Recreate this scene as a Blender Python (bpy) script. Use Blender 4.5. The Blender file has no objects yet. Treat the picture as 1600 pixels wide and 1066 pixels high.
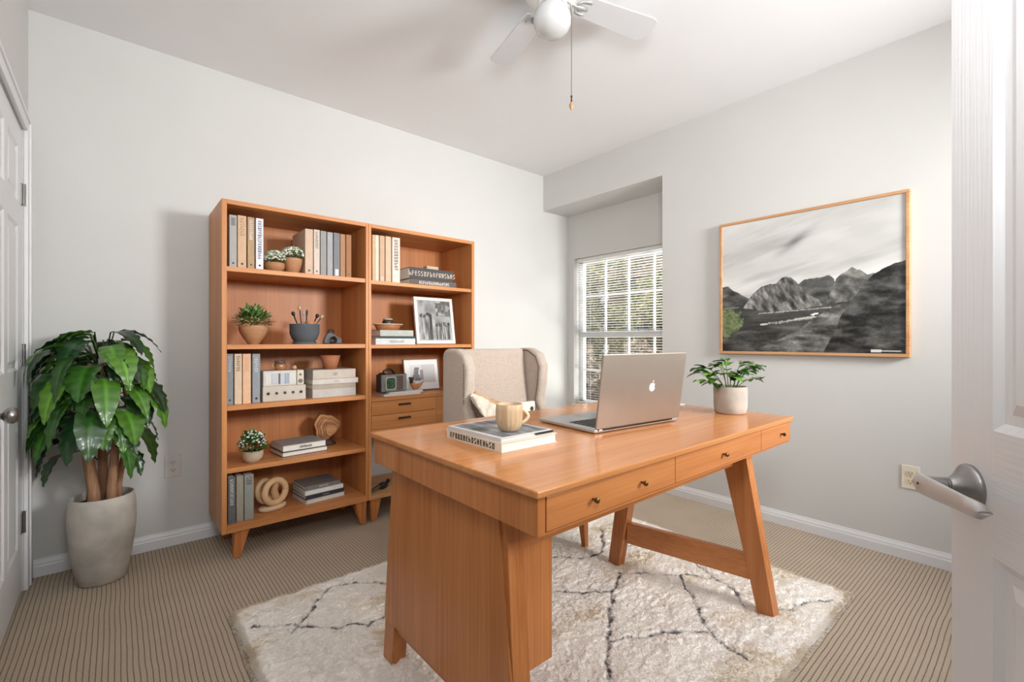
import bpy, math, random
import numpy as np
from mathutils import Vector, Matrix

# ------------------------------------------------------------------ camera, light, exposure
SC = bpy.context.scene
COL = SC.collection
R = math.radians
CAMH = 1.08
YAW = R(40.66)
cam_d = bpy.data.cameras.new('camera'); cam = bpy.data.objects.new('camera', cam_d); COL.objects.link(cam)
cam.location = (0, 0, CAMH); cam.rotation_euler = (R(90), 0, -YAW)
cam_d.sensor_width = 36; cam_d.lens = 722 / 1600 * 36; cam_d.clip_start = .02
SC.camera = cam
SC.view_settings.view_transform = 'Standard'; SC.view_settings.look = 'None'
SC.view_settings.gamma = 1; SC.view_settings.use_curve_mapping = False
SC.view_settings.exposure = 0.62
SC.cycles.use_denoising = True
SC.cycles.max_bounces = 8; SC.cycles.diffuse_bounces = 5; SC.cycles.transparent_max_bounces = 12
SC.cycles.sample_clamp_indirect = 6

world = bpy.data.worlds.new('sky'); SC.world = world; world.use_nodes = True
wn = world.node_tree.nodes; wl = world.node_tree.links
bg = wn['Background']; wtc = wn.new('ShaderNodeTexCoord'); wsep = wn.new('ShaderNodeSeparateXYZ'); wr = wn.new('ShaderNodeValToRGB')
wl.new(wtc.outputs['Generated'], wsep.inputs[0]); wl.new(wsep.outputs['Z'], wr.inputs[0]); wl.new(wr.outputs[0], bg.inputs[0])
wr.color_ramp.elements[0].position = 0.0; wr.color_ramp.elements[0].color = (.80, .79, .76, 1)
wr.color_ramp.elements[1].position = .45; wr.color_ramp.elements[1].color = (.50, .60, .80, 1)
bg.inputs[1].default_value = 0.5

def lamp(name, kind, loc, rot, energy, color=(1, 1, 1), **kw):
    d = bpy.data.lights.new(name, kind); d.energy = energy; d.color = color
    for k, v in kw.items(): setattr(d, k, v)
    o = bpy.data.objects.new(name, d); COL.objects.link(o); o.location = loc; o.rotation_euler = rot
    return o
def aim(o, target):
    o.rotation_euler = (Vector(target) - o.location).to_track_quat('-Z', 'Y').to_euler()
sun = lamp('sun', 'SUN', (5, 8, 9), (0, 0, 0), 5.0, (1, .95, .86), angle=R(1)); aim(sun, (5.6, 2, 0))
# daylight of the open sky falling in through the window from above
skyl = lamp('window_daylight', 'AREA', (4.9, 1.6, 2.9), (0, 0, 0), 120, (.95, .98, 1), shape='RECTANGLE', size=2.4, size_y=1.2); aim(skyl, (3.2, 2.4, 1.2))
# unseen lamp added outside to brighten the recess head, like bounce off the ground
upfill = lamp('added_upfill', 'AREA', (4.5, 1.2, .15), (0, 0, 0), 75, (1, .98, .94), shape='RECTANGLE', size=1.6, size_y=1.0); aim(upfill, (3.1, 2.6, 2.2))
# added key lamp behind the camera, no fixture known; shapes the bookcase shadow
key_lamp = lamp('added_key', 'AREA', (2.3, -1.15, 1.8), (0, 0, 0), 25, (1, .995, .985), shape='RECTANGLE', size=.6, size_y=.5, spread=R(100)); aim(key_lamp, (1.9, 3.0, 1.35))
# added fill lamp above the camera, aimed up to brighten ceiling and door
ceil_fill = lamp('added_ceiling_fill', 'AREA', (.15, -.1, 1.7), (0, 0, 0), 20, (.97, .985, 1), shape='DISK', size=.5); aim(ceil_fill, (.95, .9, 2.59))

# ------------------------------------------------------------------ helpers
def lin(c):
    o = []
    for v in c[:3]:
        v = v / 255
        o.append(v / 12.92 if v <= .04045 else ((v + .055) / 1.055) ** 2.4)
    return (*o, 1)
FX, FY = math.sin(YAW), math.cos(YAW)
def xs(px, Y):
    r = (px - 800) / 722
    return Y * (FX + r * FY) / (FY - r * FX)
def ysr(px, X):
    r = (px - 800) / 722
    return X * (FY - r * FX) / (FX + r * FY)
def zs(py, X, Y):
    return CAMH - (py - 533) * (X * FX + Y * FY) / 722
def fl(px, py, z):
    t = 722 * (CAMH - z) / (py - 533); o = (px - 800) / 722 * t
    return (t * FX + o * FY, t * FY - o * FX)

_h = np.random.RandomState(7).rand(256, 256)
def vnoise(x, y, s=0):
    x = np.asarray(x, float) + s * 17.3; y = np.asarray(y, float) + s * 9.7
    xi = np.floor(x).astype(int); yi = np.floor(y).astype(int); fx = x - xi; fy = y - yi
    fx = fx * fx * (3 - 2 * fx); fy = fy * fy * (3 - 2 * fy)
    g = lambda a, b: _h[a % 256, b % 256]
    return (g(xi, yi) * (1 - fx) + g(xi + 1, yi) * fx) * (1 - fy) + (g(xi, yi + 1) * (1 - fx) + g(xi + 1, yi + 1) * fx) * fy
def fbm(x, y, s=0, n=4):
    a = 0; w = .5; t = 0
    for i in range(n):
        a = a + w * vnoise(np.asarray(x) * 2 ** i, np.asarray(y) * 2 ** i, s + i); t += w; w *= .5
    return a / t

# ------------------------------------------------------------------ materials
def new_mat(name):
    m = bpy.data.materials.new(name); m.use_nodes = True
    nt = m.node_tree; return m, nt.nodes, nt.links, nt.nodes['Principled BSDF']
def noise_node(n, l, scale, mscale=(1, 1, 1), detail=4, coord='Object', dist=0.0):
    tc = n.new('ShaderNodeTexCoord'); mp = n.new('ShaderNodeMapping'); mp.inputs['Scale'].default_value = mscale
    nz = n.new('ShaderNodeTexNoise'); nz.inputs['Scale'].default_value = scale; nz.inputs['Detail'].default_value = detail
    nz.inputs['Distortion'].default_value = dist
    l.new(tc.outputs[coord], mp.inputs[0]); l.new(mp.outputs[0], nz.inputs['Vector']); return nz
def ramp(n, l, src, stops):
    r = n.new('ShaderNodeValToRGB'); e = r.color_ramp.elements
    while len(e) < len(stops): e.new(.5)
    for i, (p, c) in enumerate(stops): e[i].position = p; e[i].color = c
    l.new(src, r.inputs[0]); return r
def bump(n, l, p, src, strength, dist):
    b = n.new('ShaderNodeBump'); b.inputs['Strength'].default_value = strength; b.inputs['Distance'].default_value = dist
    l.new(src, b.inputs['Height']); l.new(b.outputs[0], p.inputs['Normal']); return b
CACHE = {}
def plain(c, rough=.6, metal=0, var=.08, scale=14, bmp=.0, coat=0, spec=.5, mscale=(1, 1, 1)):
    key = ('p', tuple(c), rough, metal, var, scale, bmp, coat, mscale)
    if key in CACHE: return CACHE[key]
    m, n, l, p = new_mat('plain')
    nz = noise_node(n, l, scale, mscale)
    b = lin(c); lo = tuple(v * (1 - var) for v in b[:3]) + (1,); hi = tuple(min(1, v * (1 + var)) for v in b[:3]) + (1,)
    r = ramp(n, l, nz.outputs[0], [(.3, lo), (.7, hi)]); l.new(r.outputs[0], p.inputs['Base Color'])
    p.inputs['Roughness'].default_value = rough; p.inputs['Metallic'].default_value = metal
    p.inputs['Coat Weight'].default_value = coat; p.inputs['Specular IOR Level'].default_value = spec
    if bmp: bump(n, l, p, nz.outputs[0], bmp, .004)
    CACHE[key] = m; return m
def wood(axis, light=(212, 148, 92), dark=(184, 116, 64), rough=.42, s=1.0, name='wood'):
    key = ('w', axis, light, dark, rough, s)
    if key in CACHE: return CACHE[key]
    m, n, l, p = new_mat(name)
    sc = [11 * s] * 3; sc[axis] = .7
    sf = [150 * s] * 3; sf[axis] = 2.2
    a = noise_node(n, l, 1, tuple(sc), 5, dist=.8); f = noise_node(n, l, 1, tuple(sf), 3)
    mx = n.new('ShaderNodeMath'); mx.operation = 'MULTIPLY_ADD'; mx.inputs[1].default_value = .45
    l.new(f.outputs[0], mx.inputs[0])
    ml = n.new('ShaderNodeMath'); ml.operation = 'MULTIPLY'; ml.inputs[1].default_value = .62; l.new(a.outputs[0], ml.inputs[0]); l.new(ml.outputs[0], mx.inputs[2])
    r = ramp(n, l, mx.outputs[0], [(.36, lin(dark)), (.70, lin(light))]); l.new(r.outputs[0], p.inputs['Base Color'])
    p.inputs['Roughness'].default_value = rough; p.inputs['Specular IOR Level'].default_value = .38
    bump(n, l, p, f.outputs[0], .06, .002)
    CACHE[key] = m; return m
def attr_mat(name, rough=.7, bmp=0, scale=60, spec=.4, trans=0, coat=0):
    m, n, l, p = new_mat(name)
    a = n.new('ShaderNodeVertexColor'); a.layer_name = 'Col'
    l.new(a.outputs[0], p.inputs['Base Color']); p.inputs['Roughness'].default_value = rough
    p.inputs['Specular IOR Level'].default_value = spec; p.inputs['Coat Weight'].default_value = coat
    if bmp:
        nz = noise_node(n, l, scale, detail=6); bump(n, l, p, nz.outputs[0], bmp, .006)
    if trans:
        t = n.new('ShaderNodeBsdfTranslucent'); l.new(a.outputs[0], t.inputs[0]); mx = n.new('ShaderNodeMixShader'); mx.inputs[0].default_value = trans
        l.new(p.outputs[0], mx.inputs[1]); l.new(t.outputs[0], mx.inputs[2]); l.new(mx.outputs[0], n['Material Output'].inputs[0])
    return m
W0, W1, W2 = wood(0), wood(1), wood(2)
WD2 = wood(2, (196, 128, 74), (168, 102, 54)); 
DK0, DK1, DK2 = [wood(i, (206, 136, 80), (174, 104, 54), .24, .8) for i in range(3)]
M_TOP = wood(0, (208, 142, 86), (182, 114, 62), .16, .8)
M_WALL = plain((207, 207, 204), .85, 0, .012, 3); M_CEIL = plain((232, 232, 233), .9, 0, .01, 3)
M_TRIM = plain((226, 227, 228), .4, 0, .01, 3)
M_WHITE = plain((228, 228, 226), .45, 0, .02, 8); M_BLACK = plain((24, 23, 22), .4); M_STEEL = plain((158, 156, 154), .28, 1, .04)
M_BRASS = plain((120, 96, 58), .35, .9, .1); M_DARKMETAL = plain((60, 46, 34), .4, .7)
M_PAPER = plain((228, 224, 214), .8, 0, .08, 90, mscale=(1, 1, 6)); M_SOIL = plain((42, 30, 22), .95, 0, .4, 60, bmp=.8)
M_LEAF = attr_mat('leaf', .32, trans=.12, spec=.6, coat=.15); M_PRINT = attr_mat('print', .45); M_FLUFF = attr_mat('wool', .95, .5, 160, .1)
M_WOOL = attr_mat('wool_strands', .95, spec=.0, trans=.6)
M_OUTLEAF = attr_mat('outdoor_leaf', .6, trans=.3)
m, n, l, p = new_mat('glass'); M_GLASS = m
tr = n.new('ShaderNodeBsdfTransparent'); gl = n.new('ShaderNodeBsdfGlossy'); gl.inputs['Roughness'].default_value = .02
mx = n.new('ShaderNodeMixShader'); mx.inputs[0].default_value = .04
l.new(tr.outputs[0], mx.inputs[1]); l.new(gl.outputs[0], mx.inputs[2]); l.new(mx.outputs[0], n['Material Output'].inputs[0])
m, n, l, p = new_mat('door_paint'); M_DOOR = m
nz = noise_node(n, l, 1, (8, 8, 8), 2); p.inputs['Base Color'].default_value = lin((228, 229, 231)); p.inputs['Roughness'].default_value = .38
def grainy(axis):
    m, n, l, p = new_mat('embossed_door_paint'); p.inputs['Base Color'].default_value = lin((226, 227, 229)); p.inputs['Roughness'].default_value = .36
    sc = [150] * 3; sc[axis] = 4
    nz = noise_node(n, l, 1, tuple(sc), 3, dist=.4); bump(n, l, p, nz.outputs[0], .3, .002); return m
M_DOORV, M_DOORH = grainy(2), grainy(0)
def carpet():
    m, n, l, p = new_mat('ribbed_carpet')
    tc = n.new('ShaderNodeTexCoord'); sp = n.new('ShaderNodeSeparateXYZ'); l.new(tc.outputs['Object'], sp.inputs[0])
    warp = noise_node(n, l, 3.2, detail=2)
    fine = noise_node(n, l, 210, detail=3); mid = noise_node(n, l, 5, detail=4)
    def mth(op, a, b=None, c=None):
        q = n.new('ShaderNodeMath'); q.operation = op
        for i, v in enumerate((a, b, c)):
            if v is None: continue
            if isinstance(v, (int, float)): q.inputs[i].default_value = v
            else: l.new(v, q.inputs[i])
        return q.outputs[0]
    w = mth('MULTIPLY', mth('SUBTRACT', warp.outputs[0], .5), .014)
    side = mth('GREATER_THAN', sp.outputs['X'], 1.3)          # carpet strip laid the other way along the right wall
    cx = mth('ADD', sp.outputs['X'], w); cy = mth('ADD', sp.outputs['Y'], w)
    a = mth('ADD', mth('MULTIPLY', cx, mth('SUBTRACT', 1, side)), mth('MULTIPLY', cy, side))
    b = mth('ADD', mth('MULTIPLY', cy, mth('SUBTRACT', 1, side)), mth('MULTIPLY', cx, side))
    fa = mth('ABSOLUTE', mth('SUBTRACT', mth('FRACT', mth('MULTIPLY', a, 64)), .5))    # 0 at rib centre, .5 in the groove
    fb = mth('ABSOLUTE', mth('SUBTRACT', mth('FRACT', mth('MULTIPLY', b, 84)), .5))
    ga = mth('SMOOTH_MIN', mth('MULTIPLY', mth('SUBTRACT', .5, fa), 8), 1, .2)
    gb = mth('SMOOTH_MIN', mth('MULTIPLY', mth('SUBTRACT', .5, fb), 4.0), 1, .3)
    h = mth('MULTIPLY', ga, mth('ADD', mth('MULTIPLY', gb, .55), .45))
    h2 = mth('ADD', h, mth('MULTIPLY', mth('SUBTRACT', fine.outputs[0], .5), .7))
    r = ramp(n, l, h2, [(.05, lin((102, 84, 70))), (.55, lin((168, 152, 133))), (1.0, lin((200, 184, 164)))])
    mxr = n.new('ShaderNodeMixRGB'); mxr.blend_type = 'MULTIPLY'; mxr.inputs[0].default_value = .35
    r2 = ramp(n, l, mid.outputs[0], [(.3, (.78, .76, .74, 1)), (.7, (1, 1, 1, 1))])
    l.new(r.outputs[0], mxr.inputs[1]); l.new(r2.outputs[0], mxr.inputs[2]); l.new(mxr.outputs[0], p.inputs['Base Color'])
    p.inputs['Roughness'].default_value = .95; p.inputs['Specular IOR Level'].default_value = .1
    bump(n, l, p, h2, .45, .005); return m
M_CARPET = carpet()
def fabric(c, name='linen'):
    m, n, l, p = new_mat(name); b = lin(c)
    a = noise_node(n, l, 1, (420, 420, 60), 2); a2 = noise_node(n, l, 1, (60, 60, 420), 2)
    ad = n.new('ShaderNodeMath'); ad.operation = 'ADD'; l.new(a.outputs[0], ad.inputs[0]); l.new(a2.outputs[0], ad.inputs[1])
    r = ramp(n, l, ad.outputs[0], [(.75, tuple(v * .84 for v in b[:3]) + (1,)), (1.2, tuple(v * 1.08 for v in b[:3]) + (1,))])
    l.new(r.outputs[0], p.inputs['Base Color']); p.inputs['Roughness'].default_value = .92; p.inputs['Sheen Weight'].default_value = .2
    bump(n, l, p, ad.outputs[0], .25, .002); return m
M_LINEN = fabric((176, 160, 146)); M_LINEN2 = fabric((184, 170, 156)); M_THROW = fabric((214, 202, 184)); M_THROW2 = fabric((190, 154, 118))
def concrete(c, name='concrete', var=.2):
    m, n, l, p = new_mat(name); b = lin(c)
    a = noise_node(n, l, 9, detail=8); f = noise_node(n, l, 130, detail=2)
    r = ramp(n, l, a.outputs[0], [(.32, tuple(v * (1 - var) for v in b[:3]) + (1,)), (.66, tuple(min(1, v * (1 + var)) for v in b[:3]) + (1,))])
    l.new(r.outputs[0], p.inputs['Base Color']); p.inputs['Roughness'].default_value = .8; bump(n, l, p, f.outputs[0], .3, .002); return m
M_CONC = concrete((176, 166, 154)); M_BIGPOT = concrete((184, 178, 168), 'weathered_stoneware', .2); M_GREYPOT = concrete((84, 88, 94), 'slate_glaze', .1)
M_TERRA = wood(0, (196, 150, 110), (160, 112, 76), .7, 1.5, 'turned_clay')

# ------------------------------------------------------------------ mesh builder
ORG = {}
class MB:
    def __init__(s): s.v = []; s.f = []; s.mi = []; s.col = None; s.cur = 0; s.cc = None
    def add(s, vs, fs):
        b = len(s.v); s.v += [tuple(q) for q in vs]
        for f in fs: s.f.append(tuple(i + b for i in f)); s.mi.append(s.cur)
        if s.cc is not None:
            if s.col is None: s.col = []
            s.col += [s.cc] * len(vs)
        return s
    def color(s, c): s.cc = tuple(c[:3]) + (1,); return s
    def box(s, x0, x1, y0, y1, z0, z1, M=None):
        vs = [(x, y, z) for x in (x0, x1) for y in (y0, y1) for z in (z0, z1)]
        if M is not None: vs = [tuple(M @ Vector(q)) for q in vs]
        return s.add(vs, [(0, 1, 3, 2), (4, 6, 7, 5), (0, 4, 5, 1), (2, 3, 7, 6), (0, 2, 6, 4), (1, 5, 7, 3)])
    def hexa(s, bot, top):
        return s.add(list(bot) + list(top), [(3, 2, 1, 0), (4, 5, 6, 7), (0, 1, 5, 4), (1, 2, 6, 5), (2, 3, 7, 6), (3, 0, 4, 7)])
    def prism(s, poly, ax, a0, a1):
        def pt(p, a):
            q = list(p); q.insert(ax, a); return q
        n = len(poly); vs = [pt(q, a0) for q in poly] + [pt(q, a1) for q in poly]
        return s.add(vs, [tuple(range(n))[::-1], tuple(range(n, 2 * n))] + [(i, (i + 1) % n, n + (i + 1) % n, n + i) for i in range(n)])
    def tube(s, pts, r, n=8, caps=True):
        pts = [Vector(q) for q in pts]; rs = r if isinstance(r, (list, tuple)) else [r] * len(pts); vs = []
        up = None
        for i, q in enumerate(pts):
            d = (pts[min(i + 1, len(pts) - 1)] - pts[max(i - 1, 0)]).normalized()
            if up is None: up = Vector((0, 0, 1)) if abs(d.z) < .9 else Vector((1, 0, 0))
            a = d.cross(up).normalized(); b = a.cross(d).normalized(); up = b
            for k in range(n):
                an = 2 * math.pi * k / n; vs.append(q + (a * math.cos(an) + b * math.sin(an)) * rs[i])
        fs = [(i * n + k, i * n + (k + 1) % n, (i + 1) * n + (k + 1) % n, (i + 1) * n + k) for i in range(len(pts) - 1) for k in range(n)]
        if caps: fs += [tuple(range(n))[::-1], tuple((len(pts) - 1) * n + k for k in range(n))]
        return s.add(vs, fs)
    def lathe(s, prof, c=(0, 0, 0), n=32, M=None, sx=1, sy=1):
        vs = []; fs = []; m = len(prof)
        for (r, z) in prof:
            for k in range(n):
                a = 2 * math.pi * k / n; q = Vector((r * math.cos(a) * sx, r * math.sin(a) * sy, z))
                if M is not None: q = M @ q
                vs.append((q.x + c[0], q.y + c[1], q.z + c[2]))
        for i in range(m - 1):
            for k in range(n): fs.append((i * n + k, i * n + (k + 1) % n, (i + 1) * n + (k + 1) % n, (i + 1) * n + k))
        fs += [tuple(range(n))[::-1], tuple((m - 1) * n + k for k in range(n))]
        return s.add(vs, fs)
    def ball(s, c, r, n=12, sx=1, sy=1, sz=1):
        prof = [(max(1e-4, math.sin(math.pi * i / n)) * r, -math.cos(math.pi * i / n) * r * sz) for i in range(n + 1)]
        return s.lathe(prof, c, n * 2, sx=sx, sy=sy)
    def grid(s, P, cols=None):      # P: (a, b, 3) array
        P = np.asarray(P); a, b = P.shape[:2]; base = len(s.v)
        s.v += [tuple(q) for q in P.reshape(-1, 3).tolist()]
        if cols is not None:
            if s.col is None: s.col = []
            s.col += [tuple(q) + (1,) for q in np.asarray(cols).reshape(-1, 3).tolist()]
        elif s.cc is not None:
            if s.col is None: s.col = []
            s.col += [s.cc] * (a * b)
        for i in range(a - 1):
            for j in range(b - 1):
                q = base + i * b + j; s.f.append((q, q + b, q + b + 1, q + 1)); s.mi.append(s.cur)
        return s
    def build(s, name, mats, parent=None, loc=None, rz=0, bevel=0, smooth=False, sub=0, seg=2, world=True, solid=0, label=None):
        me = bpy.data.meshes.new(name)
        off = Vector((0, 0, 0))
        if parent is not None: off = ORG.get(parent.name, Vector((0, 0, 0))) if world else Vector((0, 0, 0))
        elif loc is not None and world: off = Vector(loc)
        me.from_pydata([(q[0] - off.x, q[1] - off.y, q[2] - off.z) for q in s.v], [], s.f)
        if not isinstance(mats, (list, tuple)): mats = [mats]
        for q in mats: me.materials.append(q)
        if len(mats) > 1: me.polygons.foreach_set('material_index', s.mi)
        if s.col is not None:
            ca = me.color_attributes.new('Col', 'FLOAT_COLOR', 'POINT'); ca.data.foreach_set('color', np.array(s.col, dtype=np.float32).ravel())
        if smooth: me.polygons.foreach_set('use_smooth', [True] * len(me.polygons))
        me.update(); me.validate()
        o = bpy.data.objects.new(name, me); COL.objects.link(o)
        if parent is not None: o.parent = parent; ORG[o.name] = ORG.get(parent.name, Vector((0, 0, 0)))
        elif loc is not None: o.location = loc; ORG[o.name] = Vector(loc)
        if rz and parent is None: o.rotation_euler.z = rz
        if solid:
            q = o.modifiers.new('solid', 'SOLIDIFY'); q.thickness = solid; q.offset = 0
        if bevel:
            q = o.modifiers.new('bevel', 'BEVEL'); q.width = bevel; q.segments = seg; q.limit_method = 'ANGLE'; q.angle_limit = R(35)
        if sub:
            q = o.modifiers.new('sub', 'SUBSURF'); q.levels = sub; q.render_levels = sub
        if label: o['label'] = label
        return o
def tag(o, label, cat, group=None):
    o['label'] = label; o['category'] = cat
    if group: o['group'] = group
    return o
def thing(name, label, cat, loc=(0, 0, 0), rz=0, group=None):
    o = bpy.data.objects.new(name, None); COL.objects.link(o); o.location = loc; o.rotation_euler.z = rz; o.empty_display_size = .05
    ORG[o.name] = Vector(loc); return tag(o, label, cat, group)
def struct(name, mb, mat, parent=None, **kw):
    o = mb.build(name, mat, parent, **kw)
    if parent is None: o['kind'] = 'structure'
    return o
def smooth_by_angle(o, deg=40):
    me = o.data; me.polygons.foreach_set('use_smooth', [True] * len(me.polygons))
    try: me.set_sharp_from_angle(angle=R(deg))
    except Exception: pass
    return o

# ------------------------------------------------------------------ room shell
XL, XR, YB, H = -.30, 2.98, 3.03, 2.59
XW = 3.31; YN = 1.813; ZS = 2.27
YF = -1.3
struct('floor', MB().box(XL - .15, XW + .16, YF, YB + .12, -.1, 0), M_CARPET)
struct('ceiling', MB().box(XL - .15, XW + .16, YF, YB + .12, H, H + .12), M_CEIL)
struct('wall_back', MB().box(XL - .12, XW + .14, YB, YB + .12, 0, H), M_WALL)
DY0, DY1, DZ = 2.12, 2.885, 1.99      # closet door opening
mb = MB().box(XL - .12, XL, YF, DY0, 0, H).box(XL - .12, XL, DY1, YB, 0, H).box(XL - .12, XL, DY0, DY1, DZ, H).box(XL - .12, XL - .06, DY0, DY1, 0, DZ)
struct('wall_left', mb, M_WALL)
struct('wall_right', MB().box(XR, XW + .14, YF, YN, 0, H), M_WALL)
struct('wall_recess_head', MB().box(XR, XW, YN, YB, ZS, H), M_WALL)
WY0, WY1, WZ0, WZ1 = 1.85, 2.95, .47, 1.86
mb = MB().box(XW, XW + .14, YN, WY0, 0, H).box(XW, XW + .14, WY1, YB, 0, H).box(XW, XW + .14, WY0, WY1, 0, WZ0).box(XW, XW + .14, WY0, WY1, WZ1, H)
struct('wall_window', mb, M_WALL)
def skirting(a, b, inward):      # profile board between two floor points
    (x0, y0), (x1, y1) = a, b; ix, iy = inward
    prof = [(0, 0), (.014, 0), (.014, .045), (.011, .052), (.011, .058), (.006, .070), (.004, .078), (0, .078)]
    vs = [(x + ix * d, y + iy * d, z) for (x, y) in (a, b) for d, z in prof]; n = len(prof)
    fs = [tuple(range(n)), tuple(range(n, 2 * n))[::-1]] + [(i, (i + 1) % n, n + (i + 1) % n, n + i) for i in range(n)]
    return MB().add(vs, fs)
struct('baseboard_back', skirting((XL + .016, YB), (XW, YB), (0, -1)), M_TRIM)
struct('baseboard_right', skirting((XR, YF), (XR, YN), (-1, 0)), M_TRIM)
struct('baseboard_recess', skirting((XW, YN), (XW, YB - .016), (-1, 0)), M_TRIM)
struct('baseboard_left', skirting((XL, YF), (XL, DY0 - .065), (1, 0)), M_TRIM)
# closet door casing
mb = MB().box(XL, XL + .014, DY1, DY1 + .062, 0, DZ + .062).box(XL, XL + .014, DY0 - .062, DY0, 0, DZ + .062).box(XL, XL + .014, DY0, DY1, DZ, DZ + .062)
mb.box(XL, XL + .020, DY1 + .045, DY1 + .062, 0, DZ + .062).box(XL, XL + .020, DY0 - .062, DY0 - .045, 0, DZ + .062).box(XL, XL + .020, DY0 - .045, DY1 + .045, DZ + .045, DZ + .062)
struct('trim_1', mb, M_TRIM, bevel=.003)

def panel_door(name, W, Hd, T, rects, loc, rz, stile=.095):
    """local: x along the leaf, front face y=0, body to +y"""
    xs_, e = [], .007
    mb = MB().box(0, W, e, T, 0, Hd)
    mb.cur = 0
    # stiles / rails in front of the core
    cols = sorted({r[0] for r in rects}); 
    x_edges = [0] + sorted({v for r in rects for v in (r[0], r[1])}) + [W]
    for i in range(0, len(x_edges), 2): mb.box(x_edges[i], x_edges[i + 1], 0, e, 0, Hd)
    mb.cur = 1
    for i in range(1, len(x_edges) - 1, 2):
        xa, xb = x_edges[i], x_edges[i + 1]
        zz = [0] + sorted({v for r in rects if abs(r[0] - xa) < 1e-6 for v in (r[2], r[3])}) + [Hd]
        for k in range(0, len(zz), 2): mb.box(xa, xb, 0, e, zz[k], zz[k + 1])
    mb.cur = 0
    for (xa, xb, za, zb) in rects:      # sloped sticking and a raised field
        g = .012
        for q in ([(xa, 0, za), (xb, 0, za), (xb - g, e, za + g), (xa + g, e, za + g)], [(xa, 0, zb), (xb, 0, zb), (xb - g, e, zb - g), (xa + g, e, zb - g)],
                  [(xa, 0, za), (xa, 0, zb), (xa + g, e, zb - g), (xa + g, e, za + g)], [(xb, 0, za), (xb, 0, zb), (xb - g, e, zb - g), (xb - g, e, za + g)]):
            mb.add(q, [(0, 1, 2, 3)])
        a = .026; b = .042
        bot = [(xa + a, e, za + a), (xb - a, e, za + a), (xb - a, e, zb - a), (xa + a, e, zb - a)]
        top = [(xa + b, .0015, za + b), (xb - b, .0015, za + b), (xb - b, .0015, zb - b), (xa + b, .0015, zb - b)]
        mb.hexa(bot, top)
    o = mb.build(name, [M_DOORV, M_DOORH], None, loc=loc, rz=rz, world=False)
    o['kind'] = 'structure'; ORG[o.name] = Vector((0, 0, 0)); return o
# the open door in the foreground
DW = .76; c1, c2, c3, c4 = .095, .345, .415, .665
door = panel_door('door_1', DW, 2.02, .035, [(c1, c2, .20, .76), (c3, c4, .20, .76), (c1, c2, .94, 1.62), (c3, c4, .94, 1.62), (c1, c2, 1.72, 1.93), (c3, c4, 1.72, 1.93)], (1.03, .104, .012), R(-147.6))
# lever handle (local to the door)
hz = .845; hx = .048
Mh = Matrix.Rotation(R(90), 4, 'X')       # lathe axis z -> -y
ros = MB().lathe([(.001, 0), (.0345, 0), (.0350, .003), (.034, .006), (.029, .010), (.021, .016), (.0145, .024), (.0125, .028), (.001, .028)], (hx, 0, hz), 40, M=Mh)
ho = smooth_by_angle(ros.build('door_handle', M_STEEL, door, world=False), 50)
nk = MB().lathe([(.001, .02), (.0125, .02), (.0125, .0295), (.0115, .030), (.0115, .032), (.0135, .034), (.0130, .056), (.001, .056)], (hx, 0, hz), 32, M=Mh)
smooth_by_angle(nk.build('neck', M_STEEL, ho, world=False), 40)
P = []
N = 18
for i in range(N + 1):
    s = i / N; x = hx - .020 + s * .128
    hw = (.0175 * (1 - s) + .011 * s) * min(1, math.sqrt(max(.0, 1 - (1 - min(1, s * 7)) ** 2)) + .12) * (min(1, math.sqrt(max(0, 1 - max(0, (s - .92) / .08) ** 2)) + .25))
    y = -.062 + .020 * s ** 1.4; th = .0045 + .005 * s * (s > .8)
    zc = hz - .006 * s
    P.append([(x, y + th * math.cos(a) * .9, zc + hw * math.sin(a)) if True else 0 for a in [2 * math.pi * k / 16 for k in range(17)]])
lv = MB().grid(P); lv.f.append(tuple(range(16))); lv.mi.append(0); lv.f.append(tuple(len(lv.v) - 17 + k for k in range(16))); lv.mi.append(0)
lvo = lv.build('lever', plain((206, 205, 204), .5, .55, .03), ho, world=False, smooth=True)
MB().lathe([(.0001, .0665), (.0022, .0665), (.0022, .0672), (.0001, .0672)], (hx - .001, 0, hz), 12, M=Mh).build('privacy_pinhole', M_BLACK, lvo, world=False)
# closet door on the left wall: local x runs toward -Y from the hinge side... front face looks to +X
d2 = panel_door('door_2', DY1 - DY0 - .006, DZ - .015, .035, [(a_, b_, c_, d_) for a_, b_ in ((.10, .345), (.415, .66)) for c_, d_ in ((.20, .80), (.95, 1.55), (1.65, 1.88))], (XL - .005, DY0 + .003, .010), R(90))
kx = .055
kb = MB().lathe([(.001, 0), (.030, 0), (.030, .005), (.012, .009), (.010, .03), (.018, .036), (.026, .046), (.027, .056), (.020, .066), (.001, .068)], (kx, 0, .83), 28, M=Mh)
kb.build('door_handle', M_STEEL, d2, world=False, smooth=True)
for hz_ in (.29, 1.01, 1.70):
    hm = MB(); x = DY1 - DY0 - .012
    hm.box(x - .02, x + .004, -.0035, .002, hz_ - .045, hz_ + .045).tube([(x + .008, -.007, hz_ - .047), (x + .008, -.007, hz_ + .047)], .006, 10)
    hm.build('hinge', M_STEEL, d2, world=False)

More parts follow.
